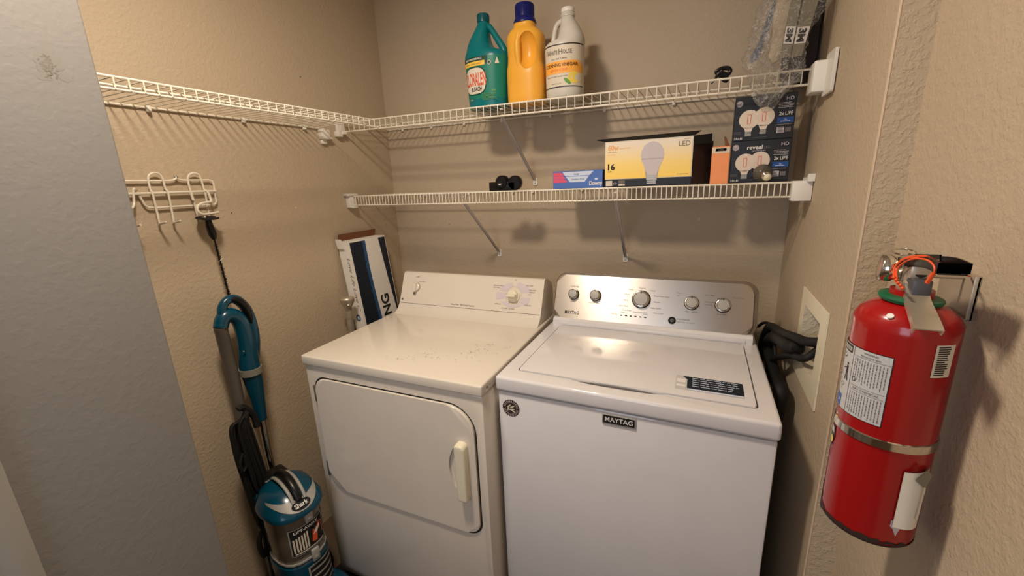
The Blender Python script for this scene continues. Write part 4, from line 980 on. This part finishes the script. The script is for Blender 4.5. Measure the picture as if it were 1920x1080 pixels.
for y, m_ in ((-.500, 'brass'), (-.560, 'brass')):
    b = MB(); c = Vector((1.800, y, 1.045))-o; b.tube([c+Vector((.028, 0, .0)), c], .009, m_, 12); b.tube([c+Vector((0, 0, .006)), c+Vector((-.012, 0, -.004))], .013, m_, 8); b.box(c+Vector((-.006, -.016, .012)), c+Vector((.006, .016, .020)), 'brass', .003); b.build('valve', t)
def hose(name, label, pts, r, m='rubber', smooth=8, grp='black washer hoses at the outlet box'):
    base = Vector(pts[-1]); t = thing(name, label, 'hose', base, 0, grp)
    b = MB(); b.tube([Vector(p)-base for p in pts], r, m, 14, smooth=smooth); b.build('hose_tube', t)
    b = MB(); P0, P1 = Vector(pts[0])-base, Vector(pts[1])-base; d = (P1-P0).normalized(); b.tube([P0, P0+d*.016], r*1.35, m, 8); b.build('coupling', t); return t
hose('water_hose', 'thick black water hose, upper of the two running out of the outlet box', [(1.786, -.545, 1.042), U(1515, 641, 0, 1.742), U(1490, 632, 0, 1.722), U(1465, 623, 0, 1.706), U(1445, 612, 0, 1.697), (1.69, -.20, .93), (1.692, -.13, .85), (1.695, -.11, .70)], .0125)
hose('water_hose', 'thinner dark hose, lower of the two running out of the outlet box', [(1.786, -.505, 1.030), U(1512, 671, 0, 1.738), U(1485, 667, 0, 1.720), U(1462, 669, 0, 1.708), U(1448, 677, 0, 1.70), (1.695, -.30, .83), (1.695, -.26, .70)], .0095)
hose('drain_hose', 'fat black drain hose looping down beside the washer', [(1.735, -.46, .985), U(1480, 650, 0, 1.712), U(1452, 632, 0, 1.70), U(1440, 650, 0, 1.70), U(1452, 705, 0, 1.70), U(1462, 745, 0, 1.70), (1.70, -.42, .60), (1.70, -.40, .35)], .018)
hose('power_cable', 'black power cable arching from behind the console to the hoses', [U(1413, 598, 0, 1.66), U(1420, 612, 0, 1.67), U(1430, 606, 0, 1.68), U(1440, 606, 0, 1.69), U(1450, 616, 0, 1.70), (1.705, -.33, .90)], .005)

# ------------------------------------------------------------------ fire extinguisher
EX, EY, ER = 1.725, -1.058, .0545
t = thing('fire_extinguisher', 'red fire extinguisher hanging on the right hallway wall', 'fire extinguisher', (EX, EY, .94))
zb = .94
def EL(px, py, x): return U(px, py, 0, x)-Vector((EX, EY, zb))
b = MB(); H = 1.262-zb
b.lathe([(.046, .0), (.0535, .004), (ER, .014), (ER, H-.010), (.0545, H+.002), (.049, H+.012), (.038, H+.021), (.026, H+.026), (.020, H+.028), (.020, H+.040)], (0, 0, 0), (0, 0, 1), 'red', 64)
b.lathe([(.0520, .0015), (.0545, .0045), (ER+.0002, .0065)], (0, 0, 0), (0, 0, 1), 'rust', 64, cap=False)
body = b.build('cylinder', t)
def cy(a0, r=ER):
    """wrap frame: u metres around from azimuth a0 (to the right as seen), v height"""
    return lambda u, v, off=0: (math.cos(a0+u/r)*(r), math.sin(a0+u/r)*(r), v)
def wrap(off): 
    r = ER+off; return lambda u, v: (math.cos(u/ER)*r, math.sin(u/ER)*r, v)
D2 = math.radians
# chipped paint near the foot
b = MB(); rs = random.Random(31)
for k in range(60):
    a = rs.uniform(D2(-205), D2(-60)); w1 = rs.uniform(.003, .009); hh_ = rs.uniform(.001, .005)*(2.2 if a < D2(-175) else 1)
    b.disc(wrap(.0004), a*ER, .0085+rs.uniform(-.001, .003), w1, 'rust', hh_*.8, 8, 0)
for (a, z, r_) in ((-200, .035, .005), (-196, .028, .006), (-190, .022, .005)): b.disc(wrap(.0005), D2(a)*ER, z, r_, 'rust', r_*1.6, 9)
b.build('chipped_paint', body)
# instruction label
a0, a1 = D2(-205)*ER, D2(-113)*ER; zt, zl_ = 1.224-zb, 1.124-zb
b = MB(); b.patch(wrap(.0005), a0, a1, zl_, zt, 'printdk', 24, 1); b.patch(wrap(.0008), a0, a1-.001, zl_+.001, zt-.001, 'labelgrey', 24, 1)
ml = a0+(a1-a0)*.46
b.patch(wrap(.0011), ml, ml+.0008, zl_+.001, zt-.001, 'print', 1, 1); b.patch(wrap(.0011), a0, ml-.003, zt-.013, zt-.002, 'printdk', 12, 1); b.text('OPERATION', wrap(.0014), ml-.026, zt-.0105, .006, 'white', width=.022, bold=.02)
b.patch(wrap(.0011), ml+.001, a1-.002, zt-.0125, zt-.012, 'print', 6, 1); b.text('WARNING', wrap(.0012), (ml+a1)/2, zt-.006, .0025, 'printdk', al='c'); b.text('PERSONNEL MUST BE TRAINED', wrap(.0012), (ml+a1)/2, zt-.0105, .0022, 'printdk', width=.024, al='c')
# rotated small print: vertical bars of text
def vlines(u0, u1, v0, v1, n, seed):
    r = random.Random(seed)
    for i in range(n):
        u = u0+(u1-u0)*(i+.5)/n; v = v1
        while v > v0+(v1-v0)*.15*r.random():
            e = max(v0, v-(v1-v0)*r.uniform(.05, .16)); b.patch(wrap(.0012), u-.00045, u+.00045, e, v, 'print', 1, 1); v = e-(v1-v0)*.03
vlines(ml+.003, a1-.003, zt-.050, zt-.015, 12, 1); vlines(ml+.003, a1-.003, zl_+.004, zl_+.036, 12, 2)
b.patch(wrap(.0011), ml+.003, a1-.003, zl_+.038, zl_+.0385, 'print', 5, 1); b.patch(wrap(.0011), ml+.003, a1-.003, zl_+.045, zl_+.0455, 'print', 5, 1); b.text('DRY CHEMICAL', wrap(.0012), (ml+a1)/2, zl_+.0402, .0032, 'print', al='c')
b.ringflat(wrap(.0014), ml+.007, zt-.046, .0026, .0032, 'printdk', 16)
# stick person spraying
fx, fz = ml-.009, zt-.045
w_ = wrap(.0012)
b.disc(w_, fx+.001, fz+.015, .0018, 'printdk'); b.poly([(fx-.0015, fz), (fx+.0025, fz), (fx+.003, fz+.012), (fx-.0005, fz+.013)], w_, 'printdk'); b.poly([(fx-.001, fz+.010), (fx-.009, fz+.006), (fx-.009, fz+.0048), (fx, fz+.008)], w_, 'printdk')
b.poly([(fx-.0015, fz), (fx, fz), (fx-.001, fz-.010), (fx-.003, fz-.010)], w_, 'printdk'); b.poly([(fx+.001, fz), (fx+.0028, fz), (fx+.005, fz-.010), (fx+.003, fz-.010)], w_, 'printdk')
for (x, z, a) in ((-.010, .022, .5), (-.006, .024, 1.1), (-.012, .027, .2), (-.012, -.004, 2.2), (-.009, -.018, .9), (-.004, -.02, .3), (-.007, -.023, 1.8), (-.002, -.016, 2.4)): b.disc(w_, fx+x, fz+z, .0035, 'print', .0006, 6, a)
b.patch(wrap(.0011), a0+.004, ml-.012, zl_+.002, zl_+.020, 'labelblue', 6, 1); b.disc(wrap(.0014), ml-.017, zl_+.011, .0035, 'paleblue', n=3)
b.build('instruction_label', body)
b = MB(); b.patch(wrap(.0006), D2(-75)*ER, D2(-50)*ER, 1.204-zb, 1.247-zb, 'offwhite', 6, 1)
for k in range(14): b.patch(wrap(.001), (D2(-72))*ER, D2(-72+rs.uniform(10, 16))*ER, 1.207-zb+.0028*k, 1.2085-zb+.0028*k, 'printdk', 2, 1)
b.build('barcode_sticker', body)
b = MB(); b.disc(lambda u, v: (math.cos(u)*(.0535)*v, math.sin(u)*.0535*v, 0), 0, 0, .0001, 'white'); b = MB()
dd_ = Vector((math.cos(D2(-128)), math.sin(D2(-128)), 0)); c = dd_*.0485+Vector((0, 0, H+.0135)); b.lathe([(.0042, 0), (.0038, .0012), (.001, .0014)], c, dd_*.6+Vector((0, 0, .8)), 'white', 16); b.build('round_sticker', body)
b = MB(); b.lathe([(ER+.0002, 1.094-zb), (ER+.0018, 1.095-zb), (ER+.0018, 1.106-zb), (ER+.0002, 1.107-zb)], (0, 0, 0), (0, 0, 1), 'chrome', 64, cap=False); b.build('mounting_strap', t)
b = MB(); f = wrap(.0008); c_ = D2(-183)*ER
b.poly([(c_-.008, 1.090-zb), (c_+.006, 1.090-zb), (c_+.008, 1.074-zb), (c_+.002, 1.056-zb), (c_-.004, 1.056-zb), (c_-.009, 1.070-zb)], f, 'printdk'); f = wrap(.0012)
b.poly([(c_-.006, 1.087-zb), (c_+.004, 1.087-zb), (c_+.006, 1.078-zb), (c_-.007, 1.078-zb)], f, 'labelgrey'); b.disc(f, c_, 1.067-zb, .005, 'lemon', .006); b.build('shield_sticker', body)
# peeling paper tag
b = MB(); n = 10; A_ = [D2(-80+34*i/n) for i in range(n+1)]; vs = []
for j, z in enumerate((.045, .075, .105, .128)):
    for i, a in enumerate(A_):
        r = ER+.0025+.006*math.sin(PI*i/n)*(1-.3*j/3); vs.append((math.cos(a)*r, math.sin(a)*r, z+.006*(i/n)*(1 if j == 3 else 0)-.004*(1-i/n)*(1 if j == 0 else 0)))
fsx = [(j*(n+1)+i, j*(n+1)+i+1, (j+1)*(n+1)+i+1, (j+1)*(n+1)+i) for j in range(3) for i in range(n)]
vs2 = [(x*.985, y*.985, z) for x, y, z in vs]; o2 = len(vs)
b.add(vs+vs2, fsx+[tuple(q+o2 for q in f_[::-1]) for f_ in fsx]+[(i, o2+i, o2+i+1, i+1) for i in range(n)], 'paper')
b.poly([(D2(-82)*ER, .050), (D2(-66)*ER, .046), (D2(-70)*ER, .034), (D2(-73)*ER, .024), (D2(-78)*ER, .036), (D2(-82)*ER, .040)], wrap(.0006), 'bulbgrey')
fw = wrap(.0095); b.poly([(D2(-72)*ER, .122), (D2(-58)*ER, .108), (D2(-52)*ER, .128), (D2(-60)*ER, .137)], fw, 'olive'); b.poly([(D2(-62)*ER, .060), (D2(-58)*ER, .060), (D2(-57)*ER, .110), (D2(-60)*ER, .112)], fw, 'offwhite')
b.build('peeling_tag', t)
# valve, levers, gauge, pin
zt_ = H+.040
b = MB(); b.lathe([(.022, H+.026), (.023, H+.030), (.022, H+.042)], (0, 0, 0), (0, 0, 1), 'red', 28); b.lathe([(.0165, H+.040), (.0165, H+.052), (.0125, H+.054), (.0125, H+.078), (.009, H+.082)], (0, 0, 0), (0, 0, 1), 'alum', 24)
b.box((-.011, -.016, H+.058), (.011, .016, H+.082), 'alum', .003); b.build('valve', t)
b = MB(); b.lathe([(.031, -.004), (.033, 0), (.032, .003), (.022, .0045)], (0, 0, H+.030), (.06, -.04, 1), 'green', 32); b.build('neck_ring', t)
def channel(mb, pts, w_, m, lipd, nrmz=1):
    """pressed U-channel lever along a path in the local y-z plane"""
    P, _ = spline([Vector(p) for p in pts], [0]*len(pts), 4); rs_ = []
    for i, p_ in enumerate(P):
        tn = (P[min(i+1, len(P)-1)]-P[max(i-1, 0)]).normalized(); up = Vector((1, 0, 0)).cross(tn)*nrmz
        ww = w_ if not callable(w_) else w_(i/(len(P)-1))
        s_ = [(-ww, lipd), (-ww, 0), (ww, 0), (ww, lipd), (ww-.0018, lipd), (ww-.0018, .0018), (-ww+.0018, .0018), (-ww+.0018, lipd)]
        rs_.append([p_+Vector((1, 0, 0))*a+up*c for a, c in s_])
    mb.rings(rs_, m)
A0 = EL(1700, 516, EX); 
b = MB(); e1 = EL(1722, 560, EX-.004); e2 = EL(1737, 600, EX-.010); e3 = EL(1742, 618, EX-.012)
channel(b, [(0, .006, A0.z-.002), (0, -.010, A0.z-.006), (e1.x, e1.y, e1.z), (e2.x, e2.y, e2.z), (e3.x, e3.y, e3.z)], lambda k: .0105+.003*k, 'alum', .008, 1)
b.build('carry_lever', t)
b = MB(); pts = [EL(1684, 524, EX), EL(1690, 503, EX), EL(1702, 492, EX), EL(1722, 489, EX), EL(1740, 486, EX), EL(1765, 489, EX), EL(1790, 500, EX)]
channel(b, pts[:5], .0125, 'alum', -.006, 1); channel(b, [p_+Vector((0, 0, -.008)) for p_ in pts[3:]], lambda k: .0130+.001*k, 'black', -.012, 1)
b.tube([EL(1700, 506, EX), EL(1712, 512, EX), EL(1728, 511, EX)], [.008, .010, .007], 'black', 8); b.box((-.010, -.026, A0.z-.018), (.010, .004, A0.z+.004), 'greymetal', .003); b.build('squeeze_lever', t)
b = MB(); gc = Vector((-.020, .022, H+.064)); gd = Vector((-.96, .16, .1)).normalized(); gc2 = gc
b.tube([Vector((-.008, .008, H+.060)), gc], .007, 'alum', 10); b.lathe([(.0175, -.004), (.0185, 0), (.0185, .008), (.017, .010)], gc, gd, 'chrome', 28); b.lathe([(.0165, .0098), (.002, .0106)], gc, gd, 'gaugeglass', 28); b.build('pressure_gauge', t)
b = MB(); rc = Vector((-.006, .026, H+.086)); n = 20; b.tube([rc+Vector((.012*math.cos(2*PI*k/n), .017*math.sin(2*PI*k/n), .002*math.sin(2*PI*k/n))) for k in range(n+1)], .0014, 'chrome', 6); b.tube([rc+Vector((0, -.016, 0)), rc+Vector((0, -.040, 0))], .0018, 'chrome', 6); b.build('safety_pin', t)
b = MB(); 
b.tube([EL(1692, 541, EX-.024), EL(1679, 526, EX-.024), EL(1676, 506, EX-.022), EL(1688, 489, EX-.018), EL(1708, 481, EX-.015), EL(1738, 481, EX-.012), EL(1758, 490, EX+.006), EL(1790, 508, EX+.03), EL(1818, 518, XF-.006)], .0012, 'orange', 6, smooth=5)
b.tube([EL(1683, 531, EX-.023), EL(1681, 508, EX-.021), EL(1694, 493, EX-.018), EL(1715, 485, EX-.016), EL(1742, 489, EX-.014), EL(1753, 507, EX-.014), EL(1738, 531, EX-.014)], .0012, 'orange', 6, smooth=5)
b.tube([EL(1677, 520, EX-.023), EL(1679, 500, EX-.021), EL(1698, 485, EX-.017), EL(1722, 483, EX-.015)], .0010, 'orange', 6, smooth=5)
for k in range(5): b.sph(EL(1676+k*4, 520+k*5, EX-.025), .0020, 'orange', seg=8)
b.tube([EL(1738, 531, EX-.014), EL(1745, 520, EX-.012), EL(1752, 510, EX-.010)], .0022, 'orange', 6); b.build('tie_cord', t)
# wall bracket
wp = U(1790, 545, 0, XF)
t = thing('wall_bracket', 'painted metal wall bracket behind the fire extinguisher', 'bracket', (XF, wp.y, wp.z))
o = Vector((XF, wp.y, wp.z)); b = MB()
ya, yb_ = -1.045-o.y, -.955-o.y; za, zb_ = 1.262-o.z, 1.325-o.z
b.box((-.004, ya, za), (-.0002, yb_, zb_-.004), 'bracketpaint', .001); b.box((-.007, ya, za), (-.0002, ya+.002, zb_-.004), 'alum', .0008); b.box((-.010, ya, za), (-.0002, yb_, za+.002), 'bracketpaint', .0008); b.build('back_plate', t)
b = MB()
b.tube([(-.004, ya+.03, zb_-.012), (-.040, ya+.02, zb_-.010), (-.058, ya+.005, zb_-.010)], .0022, 'alum', 6); b.build('hook_arm', t)

# ------------------------------------------------------------------ screws and anchors left in the walls
def anchor(px, py, ax, label, m='white', r=.0035):
    q = U(px, py, ax, 0); dirv = Vector((0, -1, 0)) if ax == 1 else Vector((1, 0, 0))
    b = MB(); b.lathe([(r, 0), (r, .0015), (r*.5, .0022)], (0, 0, 0), dirv, m, 12); b.lathe([(r*.45, .002), (r*.3, .0026)], (0, 0, 0), dirv, 'printdk', 8)
    o = b.build('wall_anchor', loc=None); o.location = q; return tag(o, label, 'wall anchor')
anchor(1311, 411, 1, 'white wall anchor low on the back wall, right of the right-hand brace')
anchor(843, 419, 1, 'small dark screw hole in back wall left of the left-hand brace', 'alum')
anchor(555, 390, 0, 'white wall anchor on the left wall right of the hook rack', 'cream')
anchor(434, 399, 0, 'tiny dark nail in the left wall just right of the hook rack', 'print', .0022)
anchor(563, 144, 0, 'tiny dark nail in the left wall above the side shelf', 'print', .0022)
